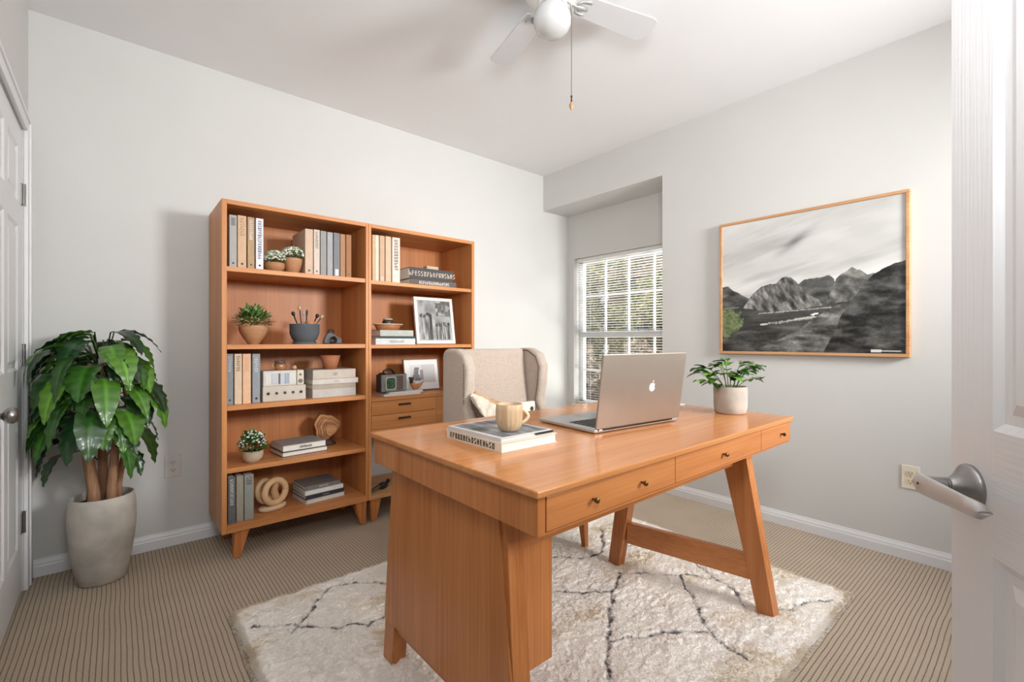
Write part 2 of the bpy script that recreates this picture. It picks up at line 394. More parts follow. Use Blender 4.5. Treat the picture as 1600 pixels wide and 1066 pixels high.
# ------------------------------------------------------------------ window
fr = MB(); X0, X1 = XW + .085, XW + .125
fr.box(X0, X1, WY0, WY0 + .045, WZ0, WZ1).box(X0, X1, WY1 - .045, WY1, WZ0, WZ1).box(X0, X1, WY0, WY1, WZ0, WZ0 + .05).box(X0, X1, WY0, WY1, WZ1 - .045, WZ1)
ZM = 1.145
fr.box(X0 - .015, X1, WY0 + .045, WY1 - .045, ZM - .03, ZM + .025)
win = struct('window_1', fr, M_TRIM, loc=(XW, WY0, WZ0), bevel=.003)
gy0, gy1 = WY0 + .045, WY1 - .045
mt = MB()
for k in (1, 2, 3):
    y = gy0 + (gy1 - gy0) * k / 4
    mt.box(X0 + .01, X0 + .022, y - .009, y + .009, ZM + .02, WZ1 - .04); mt.box(X0 + .01, X0 + .022, y - .009, y + .009, WZ0 + .04, ZM - .02)
for z in ((ZM + WZ1) / 2, (ZM + WZ0) / 2): mt.box(X0 + .008, X0 + .024, gy0, gy1, z - .009, z + .009)
mt.build('muntins', M_TRIM, win)
MB().box(X0 + .014, X0 + .018, gy0, gy1, ZM + .02, WZ1 - .04).build('upper_pane', M_GLASS, win)
MB().box(X0 + .014, X0 + .018, gy0, gy1, WZ0 + .04, ZM - .02).build('lower_pane', M_GLASS, win)
struct('window_2', MB().box(XW - .02, XW + .085, WY0 - .0, WY1, WZ0 - .001, WZ0 + .018), M_TRIM, bevel=.003)   # sill board
bl = thing('window_blind', 'white horizontal slatted blind hanging in the window, slats open', 'blind', (XW + .05, (WY0 + WY1) / 2, WZ1))
xb = XW + .05
MB().box(xb - .02, xb + .02, WY0 + .008, WY1 - .008, WZ1 - .032, WZ1 - .002).build('headrail', M_WHITE, bl, bevel=.002)
sl = MB(); z = WZ1 - .05
while z > WZ0 + .05:
    c = (xb, 0, z); a = R(-7); dx = .0125 * math.cos(a); dz = .0125 * math.sin(a)
    vs = [(xb - dx, y, z - dz) for y in (WY0 + .012, WY1 - .012)] + [(xb, y, z + .0022) for y in (WY0 + .012, WY1 - .012)] + [(xb + dx, y, z + dz) for y in (WY0 + .012, WY1 - .012)]
    sl.add(vs, [(0, 1, 3, 2), (2, 3, 5, 4)]); z -= .0225
sl.build('slats', M_WHITE, bl, solid=.0009)
cd = MB()
for y in (WY0 + .15, (WY0 + WY1) / 2, WY1 - .15):
    for d in (-.013, .013): cd.box(xb + d - .0006, xb + d + .0006, y - .001, y + .001, WZ0 + .04, WZ1 - .03)
cd.build('ladder_cords', M_WHITE, bl)
MB().box(xb - .013, xb + .013, WY0 + .012, WY1 - .012, WZ0 + .028, WZ0 + .04).build('bottom_rail', M_WHITE, bl, bevel=.002)

# ------------------------------------------------------------------ sockets
def outlet(loc, rz, plate, face, label, group=None):
    o = thing('wall_outlet', label, 'electrical outlet', loc, rz, group)     # local: x width, -y out of the wall
    MB().box(-.036, .036, -.006, 0, -.058, .058).build('cover_plate', plate, o, world=False, bevel=.003)
    for s in (-1, 1):
        r = MB().prism([(math.cos(a) * .0165, s * .0195 + max(-.0125, min(.0125, math.sin(a) * .0165))) for a in [2 * math.pi * k / 24 for k in range(24)]], 1, -.0085, -.005)
        ro = r.build('receptacle', face, o, world=False)
        sm = MB().box(-.0075, -.0055, -.0092, -.0084, s * .0195 - .002, s * .0195 + .006).box(.0055, .0075, -.0092, -.0084, s * .0195 - .002, s * .0195 + .006)
        sm.lathe([(.0001, .0084), (.0022, .0084), (.0022, .0092), (.0001, .0092)], (0, 0, s * .0195 - .007), 10, M=Mh)
        sm.build('slots', M_BLACK, ro, world=False)
    MB().lathe([(.0001, .006), (.003, .006), (.002, .0075), (.0001, .0075)], (0, 0, 0), 12, M=Mh).build('screw', M_STEEL, o, world=False)
IV = plain((226, 218, 198), .4)
outlet((XR, .448, .407), R(-90), IV, plain((220, 208, 180), .4), 'ivory electrical outlet on the right wall below the picture')
outlet((.232, YB, .418), 0, plain((206, 203, 197), .5), plain((200, 197, 190), .5), 'pale electrical outlet on the back wall between the tall plant and the bookcase')

# ------------------------------------------------------------------ ceiling fan
FXc, FYc = 1.35, 1.32
fan = thing('ceiling_fan', 'white ceiling fan with round globe and pull chain, hung from the ceiling', 'ceiling fan', (FXc, FYc, H))
smooth_by_angle(MB().lathe([(.001, H), (.085, H), (.088, H - .02), (.105, H - .035), (.112, H - .06), (.110, H - .10), (.085, H - .125), (.06, H - .13), (.058, H - .15), (.001, H - .15)], (FXc, FYc, 0), 48).build('motor_housing', M_WHITE, fan), 40)
gz = H - .15
m_gl = plain((196, 196, 195), .12, 0, .01, coat=.5)
MB().lathe([(.05, gz), (.058, gz - .01), (.070, gz - .025), (.077, gz - .05), (.075, gz - .075), (.062, gz - .098), (.040, gz - .113), (.018, gz - .119), (.0005, gz - .120)], (FXc, FYc, 0), 48).build('light_globe', m_gl, fan, smooth=True)
for k, deg in enumerate((-15, 75, 165, 255)):
    a = R(deg); Mb = Matrix.Translation((FXc, FYc, 0)) @ Matrix.Rotation(a, 4, 'Z') @ Matrix.Translation((0, 0, H - .10)) @ Matrix.Rotation(R(-7), 4, 'X')
    out = [(.13, -.045), (.16, -.052), (.48, -.068), (.505, -.058), (.52, -.02), (.52, .02), (.505, .058), (.48, .068), (.16, .052), (.13, .045)]
    b = MB(); n0 = len(out); vs = [tuple(Mb @ Vector((x, y, z))) for z in (-.003, .003) for x, y in out]
    b.add(vs, [tuple(range(n0))[::-1], tuple(range(n0, 2 * n0))] + [(i, (i + 1) % n0, n0 + (i + 1) % n0, n0 + i) for i in range(n0)])
    bo = b.build('fan_blade', plain((206, 206, 208), .45, 0, .01), fan, bevel=.0015)
    ir = MB(); ir.tube([tuple(Mb @ Vector(q)) for q in ((.085, 0, .0), (.11, 0, -.012), (.14, 0, -.010), (.17, 0, -.006))], .009, 8)
    for sg in (-1, 1): ir.tube([tuple(Mb @ Vector(q)) for q in ((.11, 0, -.012), (.13, sg * .028, -.010), (.16, sg * .034, -.006), (.175, sg * .03, -.006))], .005, 8)
    ir.build('blade_iron', plain((190, 190, 190), .35, .5), bo, smooth=True)
cxp = (FXc + .078 * FY, FYc - .078 * FX)
ch = MB().tube([(cxp[0] - .02, cxp[1] + .018, gz + .03), (cxp[0] - .004, cxp[1] + .003, gz + .01), (cxp[0], cxp[1], gz - .03), (cxp[0], cxp[1], 2.075)], .0016, 6)
cho = ch.build('pull_chain', plain((120, 112, 104), .4, .8), fan)
smooth_by_angle(MB().lathe([(.0005, 2.080), (.004, 2.078), (.0032, 2.072), (.0022, 2.066), (.003, 2.060), (.0040, 2.055), (.0005, 2.055)], (*cxp, 0), 14).build('chain_cap', M_DARKMETAL, cho), 30)
MB().lathe([(.0005, 2.057), (.0045, 2.052), (.0095, 2.040), (.0085, 2.034), (.004, 2.022), (.0005, 2.018)], (*cxp, 0), 18).build('chain_pendant', wood(2, (206, 170, 130), (150, 100, 60)), cho, smooth=True)

# ------------------------------------------------------------------ framed landscape picture
PY0, PY1, PZ0, PZ1 = .446, 1.384, 1.0, 1.826
pic = thing('framed_picture', 'large black and white mountain landscape photo in a thin oak frame on the right wall', 'picture', (XR, (PY0 + PY1) / 2, PZ0))
fw = .016; M_FR = wood(1, (214, 170, 126), (176, 122, 78), .45); f = MB()
xa, xb_ = XR - .034, XR - .001
f.box(xa, xb_, PY0, PY1, PZ0, PZ0 + fw).box(xa, xb_, PY0, PY1, PZ1 - fw, PZ1).box(xa, xb_, PY0, PY0 + fw, PZ0 + fw, PZ1 - fw).box(xa, xb_, PY1 - fw, PY1, PZ0 + fw, PZ1 - fw)
f.build('frame', M_FR, pic, bevel=.0025)
def q2uv(x, y):        # a spot of the print, as read off an enlarged view, to (u, v) on the flat print
    fr_ = (x - 118) / 1050; top = 280 - 190 * fr_; bot = 985 + 10 * fr_
    return (905 * fr_ / (705 * (1 - fr_) + 905 * fr_), (bot - y) / (bot - top))
NU, NV = 420, 330
U, V = np.meshgrid(np.linspace(0, 1, NU), np.linspace(0, 1, NV), indexing='ij')
def ridge(pts):
    a = np.array([q2uv(*q) for q in pts]); a = a[np.argsort(a[:, 0])]
    return np.interp(U[:, 0], a[:, 0], a[:, 1], left=-1, right=-1)[:, None] + (fbm(U * 30, U * 0, 3) - .5) * .012
g = 206 + 20 * (fbm(U * 3 - V * 1.0, V * 6, 1) - .5) * 2
st = fbm(U * 2.2 + V * 1.0, (V - U * .28) * 17, 5, 5); g = g - 75 * np.clip(st - .50, 0, 1) * np.clip(1.5 - abs(V - .62) * 3, 0, 1)
bl_ = np.exp(-(((U - .46) / .09) ** 2 + ((V - .80 - (U - .46) * .7) / .035) ** 2)); g = g - 55 * bl_ * (.5 + fbm(U * 12, V * 20, 8))
g = g + 26 * np.exp(-((V - .50) / .07) ** 2)
G = np.stack([g, g, g * .985], -1)
def layer(h, base, amp, sx, sy, seed, skew=0, mask=None, lo=0):
    global G
    mk = (V < h) if mask is None else mask
    tx = fbm(U * sx + V * skew, V * sy - U * skew * .4, seed, 6); tx = np.clip(.5 + (tx - .5) * 1.9 + (fbm(U * 90, V * 70, seed + 1, 3) - .5) * .35, -.2, 1.2); dp = np.clip((h - V) * 9, 0, 1)
    val = base + amp * (tx - .5) * 2 + 14 * (1 - dp)
    for i in range(3): G[..., i] = np.where(mk, val * (1, 1, .97)[i], G[..., i])
layer(ridge([(100, 640), (118, 624), (150, 620), (200, 652), (270, 686), (300, 760)]), 78, 34, 14, 30, 11, 6)
layer(ridge([(540, 640), (560, 600), (590, 580), (640, 570), (680, 565), (730, 552), (760, 570), (780, 700)]), 84, 26, 12, 30, 14, -8)
layer(ridge([(700, 740), (770, 572), (800, 548), (860, 507), (890, 524), (905, 520), (950, 550), (985, 538), (1030, 560), (1100, 760)]), 104, 40, 26, 22, 17, 14)
layer(ridge([(225, 760), (275, 684), (305, 650), (340, 618), (390, 605), (430, 600), (455, 572), (480, 562), (515, 566), (545, 592), (580, 628), (620, 668), (670, 690), (760, 725), (800, 760)]), 98, 62, 34, 12, 21, 16)
layer(ridge([(100, 752), (240, 742), (420, 765), (600, 740), (740, 712), (900, 690), (1200, 680)]), 62, 18, 8, 60, 24)
for (pa, pb, w, v) in [((330, 772), (740, 735), .006, 165), ((345, 832), (500, 815), .010, 200), ((500, 812), (690, 783), .012, 190), ((380, 828), (640, 800), .004, 120), ((630, 776), (668, 770), .008, 235), ((120, 745), (215, 738), .005, 140)]:
    a = np.array(q2uv(*pa)); b = np.array(q2uv(*pb)); t = np.clip(((U - a[0]) * (b[0] - a[0]) + (V - a[1]) * (b[1] - a[1])) / ((b - a) ** 2).sum(), 0, 1)
    d = np.hypot(U - a[0] - t * (b[0] - a[0]), V - a[1] - t * (b[1] - a[1])) + (vnoise(U * 90, V * 90, 5) - .5) * w * 1.1
    G[d < w * .6] = (v, v, v * .97)
layer(ridge([(100, 925), (200, 880), (330, 850), (450, 848), (600, 830), (700, 800), (830, 770), (1200, 700)]), 58, 34, 10, 26, 31, -10)
hr = ridge([(300, 975), (420, 930), (560, 860), (640, 800), (720, 748), (780, 722), (840, 712), (900, 720), (1000, 800), (1200, 900)])
layer(hr, 88, 52, 9, 26, 37, -18)
layer(ridge([(700, 985), (760, 880), (800, 780), (850, 705), (905, 640), (940, 590), (985, 545), (1030, 520), (1070, 500), (1110, 480), (1140, 474), (1180, 466)]), 60, 44, 10, 24, 41, 14)
gm = ((U - .02) / .125) ** 2 + ((V - .23) / .115) ** 2 + (fbm(U * 30, V * 30, 44) - .5) * 1.6 < 1
gt = fbm(U * 60, V * 60, 47)
G[gm] = np.stack([55 + 100 * gt[gm], 66 + 105 * gt[gm], 42 + 80 * gt[gm]], -1)
for (x0, x1, hh) in ((968, 1028, .008), (1030, 1140, .003)):
    u0, v0 = q2uv(x0, 979); u1, v1 = q2uv(x1, 978); G[(U > u0) & (U < u1) & (abs(V - (v0 + v1) / 2) < hh)] = (215, 215, 210)
G = np.clip(G, 8, 250) / 255; GL = np.where(G <= .04045, G / 12.92, ((G + .055) / 1.055) ** 2.4)
Y_ = PY1 - fw - U * (PY1 - PY0 - 2 * fw); Z_ = PZ0 + fw + V * (PZ1 - PZ0 - 2 * fw)
pr = MB().grid(np.stack([np.full_like(Y_, XR - .026), Y_, Z_], -1), GL); pr.cc = (.2, .2, .2, 1); pr.box(XR - .025, XR - .004, PY0 + fw, PY1 - fw, PZ0 + fw, PZ1 - fw)
pr.build('landscape_print', M_PRINT, pic)

# ------------------------------------------------------------------ rug
RX0, RX1, RY0, RY1 = .345, 2.345, .545, 2.075
nx, ny = 500, 384
UX, UY = np.meshgrid(np.linspace(0, 1, nx), np.linspace(0, 1, ny), indexing='ij')
gx = RX0 + UX * (RX1 - RX0); gy = RY0 + UY * (RY1 - RY0)
ed = np.minimum(np.minimum(gx - RX0, RX1 - gx), np.minimum(gy - RY0, RY1 - gy))
wob = np.clip(1 - ed / .08, 0, 1)
wx = (fbm(gy * 26, gx * 0 + 1, 2) - .5) * .022 * wob; wy = (fbm(gx * 26, gy * 0 + 4, 3) - .5) * .022 * wob
cl = fbm(gx * 34 + fbm(gx * 9, gy * 9, 4) * 3, gy * 62, 6, 4); cl2 = fbm(gx * 6, gy * 9, 9, 3); st2 = fbm(gx * 120, gy * 150, 12, 3)
hz_ = (.007 + .018 * np.sqrt(np.clip(ed / .014, 0, 1))) + (.014 * (cl - .5) + .018 * (cl2 - .5) + .009 * (st2 - .5)) * np.clip(ed / .03, .15, 1)
rugL = [[(965, 893), (968, 896), (955, 923), (952, 970), (951, 1001), (952, 1066), (952, 1110)], [(968, 896), (1016, 894), (1064, 897), (1079, 929), (1095, 964), (1110, 986), (1130, 1005), (1169, 1031)],
        [(1064, 897), (1111, 901), (1111, 897), (1137, 916), (1150, 925), (1162, 946)], [(1110, 986), (1041, 988), (997, 995), (951, 1001)], [(955, 923), (904, 924), (869, 923), (800, 925)],
        [(939, 824), (942, 856), (930, 867), (900, 872), (869, 870), (820, 866)], [(1200, 952), (1233, 950), (1264, 940), (1303, 935)],
        [(397, 977), (455, 977), (531, 980), (550, 974), (575, 978), (601, 967), (660, 950)], [(455, 988), (477, 964), (512, 916), (550, 910), (592, 908), (660, 915)], [(1111, 897), (1060, 862), (1010, 850), (960, 853)]]
dm = np.full_like(gx, 9.0)
jx = (fbm(gx * 22, gy * 22, 21) - .5) * .035; jy = (fbm(gx * 22, gy * 22, 25) - .5) * .035
for L in rugL:
    W = [np.array(fl(a, b, .025)) for a, b in L]
    for a, b in zip(W, W[1:]):
        t = np.clip(((gx + jx - a[0]) * (b[0] - a[0]) + (gy + jy - a[1]) * (b[1] - a[1])) / max(1e-9, ((b - a) ** 2).sum()), 0, 1)
        dm = np.minimum(dm, np.hypot(gx + jx - a[0] - t * (b[0] - a[0]), gy + jy - a[1] - t * (b[1] - a[1])))
dk = np.clip((.0058 + .008 * (vnoise(gx * 60, gy * 60, 31) - .40) - dm) / .004, 0, 1)
hz_ = hz_ - .007 * np.clip(1 - dm / .018, 0, 1)
base = np.array(lin((250, 246, 240))[:3]); drk = np.array(lin((120, 114, 114))[:3]); cream = np.array(lin((226, 212, 188))[:3])
cmix = np.clip((fbm(gx * 5, gy * 8, 51) - .52) * 3.0, 0, .6)[..., None]
cc = base * (1 - cmix) + cream * cmix; cc = cc * (1 - dk[..., None]) + drk * dk[..., None]
rz_ = np.maximum(hz_, .003)
rug = MB().grid(np.stack([gx + wx, gy + wy, rz_], -1), cc)
rug = rug.build('shag_rug', M_FLUFF, None, loc=((RX0 + RX1) / 2, (RY0 + RY1) / 2, 0), smooth=True, solid=0)
pile = np.random.RandomState(3); NP = 260000
pu = pile.rand(NP); pv = pile.rand(NP); edge_extra = 22000
k = np.arange(edge_extra); side_ = k % 4; q_ = pile.rand(edge_extra); dd_ = pile.rand(edge_extra) * .012
pu[:edge_extra] = np.select([side_ == 0, side_ == 1], [dd_, 1 - dd_], q_); pv[:edge_extra] = np.select([side_ == 2, side_ == 3], [dd_, 1 - dd_], q_)
ii = (pu * (nx - 1)).astype(int); jj = (pv * (ny - 1)).astype(int)
bx = (gx + wx)[ii, jj] + (pile.rand(NP) - .5) * .004; by = (gy + wy)[ii, jj] + (pile.rand(NP) - .5) * .004; bz = rz_[ii, jj] - .003
ca_ = fbm(bx * 7, by * 7, 71, 3) * 9 + fbm(bx * 45, by * 45, 75, 2) * 3; fdx = np.cos(ca_) * .6 + .15; fdy = np.sin(ca_) * .6 - .35
dl, dr2, db, dt = bx - RX0, RX1 - bx, by - RY0, RY1 - by
ew = lambda d: np.clip(1 - d / .06, 0, 1) * 2.2
fdx = fdx - ew(dl) + ew(dr2); fdy = fdy - ew(db) + ew(dt); nrm_ = np.hypot(fdx, fdy) + 1e-6; fdx /= nrm_; fdy /= nrm_
ln = .010 + .006 * pile.rand(NP); upz = .30 + .35 * pile.rand(NP) - .12 * np.clip(ew(np.minimum(np.minimum(dl, dr2), np.minimum(db, dt))), 0, 1)
sxv, syv = -fdy, fdx; wd = .0006 + .0005 * pile.rand(NP)
p0 = np.stack([bx, by, bz], -1); p1 = p0 + np.stack([fdx * .45, fdy * .45, upz * .75], -1) * ln[:, None]; p2 = p1 + np.stack([fdx * .6, fdy * .6, upz * .12 - .08], -1) * ln[:, None]
p2[:, 2] = np.maximum(p2[:, 2], .002); sv = np.stack([sxv, syv, pile.rand(NP) - .5], -1) * wd[:, None]
PV = np.stack([p0 - sv, p0 + sv, p1 - sv, p1 + sv, p2], 1).reshape(-1, 3)
o5 = (np.arange(NP) * 5)[:, None]
shade = 1.0
pc = np.repeat((cc[ii, jj] * (.94 + .10 * pile.rand(NP))[:, None])[:, None, :], 5, 1).reshape(-1, 3)
pm = MB(); pm.v = PV.tolist(); pm.f = [tuple(q) for q in (o5 + [0, 1, 3, 2]).tolist()] + [tuple(q) for q in (o5 + [2, 3, 4]).tolist()]; pm.mi = [0] * len(pm.f)
pm.col = np.concatenate([np.clip(pc, 0, 1), np.ones((len(pc), 1))], 1).tolist()
pile_o = pm.build('wool_pile', M_WOOL, rug); pile_o['kind'] = 'stuff'
tag(rug, 'cream shag rug with thin charcoal diamond lines, on the carpet under the desk', 'rug')
def rug_z(x, y):
    i = int((x - RX0) / (RX1 - RX0) * (nx - 1)); j = int((y - RY0) / (RY1 - RY0) * (ny - 1))
    return float(rz_[i, j]) if 0 <= i < nx and 0 <= j < ny else 0.0

# ------------------------------------------------------------------ desk
X0, X1, Y0, Y1, ZT = .635, 2.045, .662, 1.455, .78
desk = thing('writing_desk', 'large warm wood writing desk with splayed legs and front drawers, standing on the rug', 'desk', ((X0 + X1) / 2, (Y0 + Y1) / 2, 0))
MB().prism([(X0, Y0), (X1, Y0), (X1, Y1), (X0, Y1)], 2, ZT - .016, ZT).build('desktop', M_TOP, desk, bevel=.003)
XLg0 = .731
zb, zt = .682, ZT - .0165; e = .010
ap = MB()   # case under the top: end panels, back, bottom, front divider edges
ap.box(X0 + e, X0 + e + .022, Y0 + e, Y1 - e, zb, zt)
ap2 = MB().box(X1 - e - .022, X1 - e, Y0 + e, Y1 - e, zb, zt)
ap.build('left_end_panel', DK2, desk, bevel=.0015); ap2.build('right_end_panel', DK1, desk, bevel=.0015)
cs = MB().box(X0 + e + .022, X1 - e - .022, Y1 - e - .02, Y1 - e, zb, zt).box(X0 + e + .022, X1 - e - .022, Y0 + e + .022, Y1 - e - .02, zb, zb + .012)
cs.box(X0 + e + .022, X1 - e - .022, Y0 + e + .001, Y0 + e + .022, zb, zb + .005)
cs.build('drawer_case', DK0, desk)
d1 = xs(1055, Y0 + e); d2_ = xs(1189, Y0 + e)
edges = [X0 + e + .0235, d1, d2_, X1 - e - .0235]
knobs = [[xs(931, Y0), xs(1007, Y0)], [xs(1134, Y0)], [xs(1224, Y0)]]
Mk = Matrix.Rotation(R(90), 4, 'X')
for k in range(3):
    dr = MB().box(edges[k] + .0015, edges[k + 1] - .0015, Y0 + e - .001, Y0 + e + .018, zb + .0065, zt - .003)
    dr.box(edges[k] + .01, edges[k + 1] - .01, Y0 + e + .018, Y1 - .2, zb + .013, zt - .02)
    do = dr.build('drawer', DK0, desk, bevel=.0012)
    for kx_ in knobs[k]:
        sq = k == 2
        kb = MB().lathe([(.0001, 0), (.0035, 0), (.003, .006), (.0065, .010), (.0065, .016), (.004, .018), (.0001, .018)], (kx_, Y0 + e - .001, .724), 16 if not sq else 4, M=Mk)
        smooth_by_angle(kb.build('knob', M_BRASS if not sq else M_DARKMETAL, do), 50)
MB().box(XLg0, 1.893, .832, .857, .577, zb).build('front_apron', DK0, desk, bevel=.0015)
MB().box(X0 + .09, X1 - .14, Y1 - .125, Y1 - .10, .600, zb).build('back_apron', DK0, desk, bevel=.0015)
def leg(xt, yt, xb2, yb2, zb0, w_t, w_b, thx, mat, name='leg'):
    """tapered board leg, thx thick along X, w wide along Y"""
    top = [(xt - thx / 2, yt - w_t / 2, zb), (xt + thx / 2, yt - w_t / 2, zb), (xt + thx / 2, yt + w_t / 2, zb), (xt - thx / 2, yt + w_t / 2, zb)]
    bot = [(xb2 - thx / 2, yb2 - w_b / 2, zb0), (xb2 + thx / 2, yb2 - w_b / 2, zb0), (xb2 + thx / 2, yb2 + w_b / 2, zb0), (xb2 - thx / 2, yb2 + w_b / 2, zb0)]
    return MB().hexa(bot, top).build(name, mat, desk, bevel=.002)
ft = .014
XLg = .706
leg(XLg, .862, XLg, .795, ft, .10, .055, .052, DK2); leg(XLg, 1.335, XLg, 1.425, ft, .09, .058, .052, DK2)
leg(1.915, .845, 1.925, .712, ft, .105, .062, .05, DK2); leg(1.85, 1.26, 1.815, 1.35, ft, .09, .058, .05, DK2)
def slab(a, b, th, z0, z1, mat, name):
    a = Vector((*a, 0)); b = Vector((*b, 0)); d = (b - a).normalized(); q = Vector((-d.y, d.x, 0)) * th / 2
    pts = [a - q, b - q, b + q, a + q]
    return MB().hexa([(p.x, p.y, z0) for p in pts], [(p.x, p.y, z1) for p in pts]).build(name, mat, desk, bevel=.002)
slab((1.922, .762), (1.826, 1.29), .028, .135, .232, DK1, 'stretcher')
slab((XLg, .83), (XLg, 1.39), .028, .135, .175, DK1, 'stretcher')
# side panel and drawer pedestal on the left
px_ = .684
MB().prism([(.835, zb), (1.372, zb), (1.432, .168), (.772, .168)], 0, px_ - .010, px_ - .004 + .004).build('side_panel', DK2, desk, bevel=.0015)
pe = MB().box(XLg + .027, .905, .885, 1.36, .217, zb)
pe.build('pedestal_cabinet', DK2, desk, bevel=.002)

# ------------------------------------------------------------------ bookcases
BX0, BXM, BX1, BY0, BY1, BZ0, BZ1 = .391, 1.131, 1.897, 2.61, 3.010, .139, 1.772
T = .022
S1, S2, S3, S4, S5 = 1.446, 1.063, .762, .455, .174
bl = thing('bookcase', 'left bookcase, taller stack of five open shelves in warm wood, against the back wall', 'bookcase', ((BX0 + BXM) / 2, (BY0 + BY1) / 2, 0))
xm = BXM - .001
MB().box(BX0, BX0 + T, BY0, BY1, BZ0, BZ1).build('side_panel', W2, bl, bevel=.0015)
MB().box(xm - .016, xm, BY0, BY1, BZ0, BZ1).build('side_panel', W2, bl, bevel=.0015)
MB().box(BX0 + T, xm - .016, BY0, BY1, BZ1 - T, BZ1).build('top_panel', W0, bl, bevel=.0015)
MB().box(BX0 + T, xm - .016, BY1 - .012, BY1 - .002, BZ0, BZ1 - T).build('back_panel', WD2, bl)
for s in (S1, S2, S3, S4):
    MB().box(BX0 + T, xm - .016, BY0 + .006, BY1 - .012, s - .024, s).build('shelf', W0, bl, bevel=.0015)
MB().box(BX0 + T, xm - .016, BY0, BY1 - .012, BZ0, S5).build('bottom_panel', W0, bl, bevel=.0015)
def tleg(x, y, dx, dy, par):
    w = .034; t = .016
    bot = [(x + dx + a * t, y + dy + b * t, 0.002) for a, b in ((-1, -1), (1, -1), (1, 1), (-1, 1))]; top = [(x + a * w, y + b * w, BZ0) for a, b in ((-1, -1), (1, -1), (1, 1), (-1, 1))]
    MB().hexa(bot, top).build('leg', DK2, par, bevel=.003)
for x, dx in ((BX0 + .07, .0), (xm - .04, .0)):
    for y, dy in ((BY0 + .045, -.012), (BY1 - .06, .012)): tleg(x + .02 * (x < .6), y, -.022 if x < .6 else .016, dy, bl)
br = thing('bookcase', 'right bookcase with open shelves above two drawers, touching the left bookcase', 'bookcase', ((BXM + BX1) / 2, (BY0 + BY1) / 2, 0))
xn = BXM + .0005
MB().box(xn, xn + .016, BY0, BY1, BZ0, BZ1).build('side_panel', W2, br, bevel=.0015)
MB().box(BX1 - T, BX1, BY0, BY1, BZ0, BZ1).build('side_panel', W2, br, bevel=.0015)
xa, xz = xn + .016, BX1 - T
MB().box(xa, xz, BY0, BY1, BZ1 - T, BZ1).build('top_panel', W0, br, bevel=.0015)
MB().box(xa, xz, BY1 - .012, BY1 - .002, .52, BZ1 - T).build('back_panel', WD2, br)
Q1, Q2, QC = 1.440, 1.058, .742
for s in (Q1, Q2): MB().box(xa, xz, BY0 + .006, BY1 - .012, s - .022, s).build('shelf', W0, br, bevel=.0015)
MB().box(xa, xz, BY0 - .004, BY1 - .012, QC - .022, QC).build('cabinet_top', W0, br, bevel=.0015)
MB().box(xa, xz, BY0, BY1 - .012, .532, .552).build('cabinet_floor', W0, br, bevel=.0015)
MB().box(xa, xz, BY0, BY1 - .012, BZ0, BZ0 + .022).build('bottom_panel', wood(0, (206, 160, 112), (182, 130, 84)), br, bevel=.0015)
xd = 1.578
MB().box(xd, xd + .012, BY0 + .002, BY1 - .012, .552, QC - .022).build('divider', W2, br)
for z0, z1 in ((.638, QC - .024), (.554, .635)):
    d = MB().box(xa + .002, xd - .001, BY0, BY0 + .018, z0, z1).box(xa + .01, xd - .01, BY0 + .018, BY1 - .05, z0 + .006, z1 - .01).build('drawer', W0, br, bevel=.0012)
    xc = (xa + xd) / 2
    MB().box(xc - .042, xc + .042, BY0 - .007, BY0 + .001, (z0 + z1) / 2 + .006, (z0 + z1) / 2 + .018).build('handle', plain((58, 38, 26), .4), d, bevel=.002)
MB().box(xd + .013, xz - .002, BY0, BY0 + .018, .554, QC - .024).build('cabinet_door', W0, br, bevel=.0012)
for x, dx in ((xn + .05, -.010), (BX1 - .07, .022)):
    for y, dy in ((BY0 + .045, -.012), (BY1 - .06, .012)): tleg(x, y, dx, dy, br)

# ------------------------------------------------------------------ books and binders
GR = random.Random(5)
def glyphs(n, hgt, seed, ink=.0006):
    """a row of illegible letter-like marks along +x, height hgt, in the xz plane at y=0 (thickness toward -y)"""
    rr = random.Random(seed); m = MB(); x = 0; adv = hgt * .72; w = hgt * .16
    for k in range(n):
        kind = rr.choice('ABCDEFGH')
        bx = lambda x0, x1, z0, z1: m.box(x + x0 * adv * .8, x + x1 * adv * .8, -ink, 0, z0 * hgt, z1 * hgt)
        t = w / (adv * .8); q = .16
        if kind in 'ABDEFGH': bx(0, t, 0, 1)
        if kind in 'ABDG': bx(.8 - t, .8, 0 if kind != 'G' else .0, 1)
        if kind in 'BCDEF': bx(0, .8, 1 - q, 1)
        if kind in 'BCDEG': bx(0, .8, 0, q)
        if kind in 'ABEFH': bx(0, .8, .45, .45 + q)
        if kind == 'C': bx(0, t, .5, 1); bx(.8 - t, .8, 0, .5)
        if kind == 'H': bx(.8 - t, .8, 0, .5)
        x += adv
    return m, x
def place_glyphs(n, hgt, seed, parent, mat, M, name='lettering'):
    m, _ = glyphs(n, hgt, seed)
    m.v = [tuple(M @ Vector(q)) for q in m.v]
    return m.build(name, mat, parent, world=False)
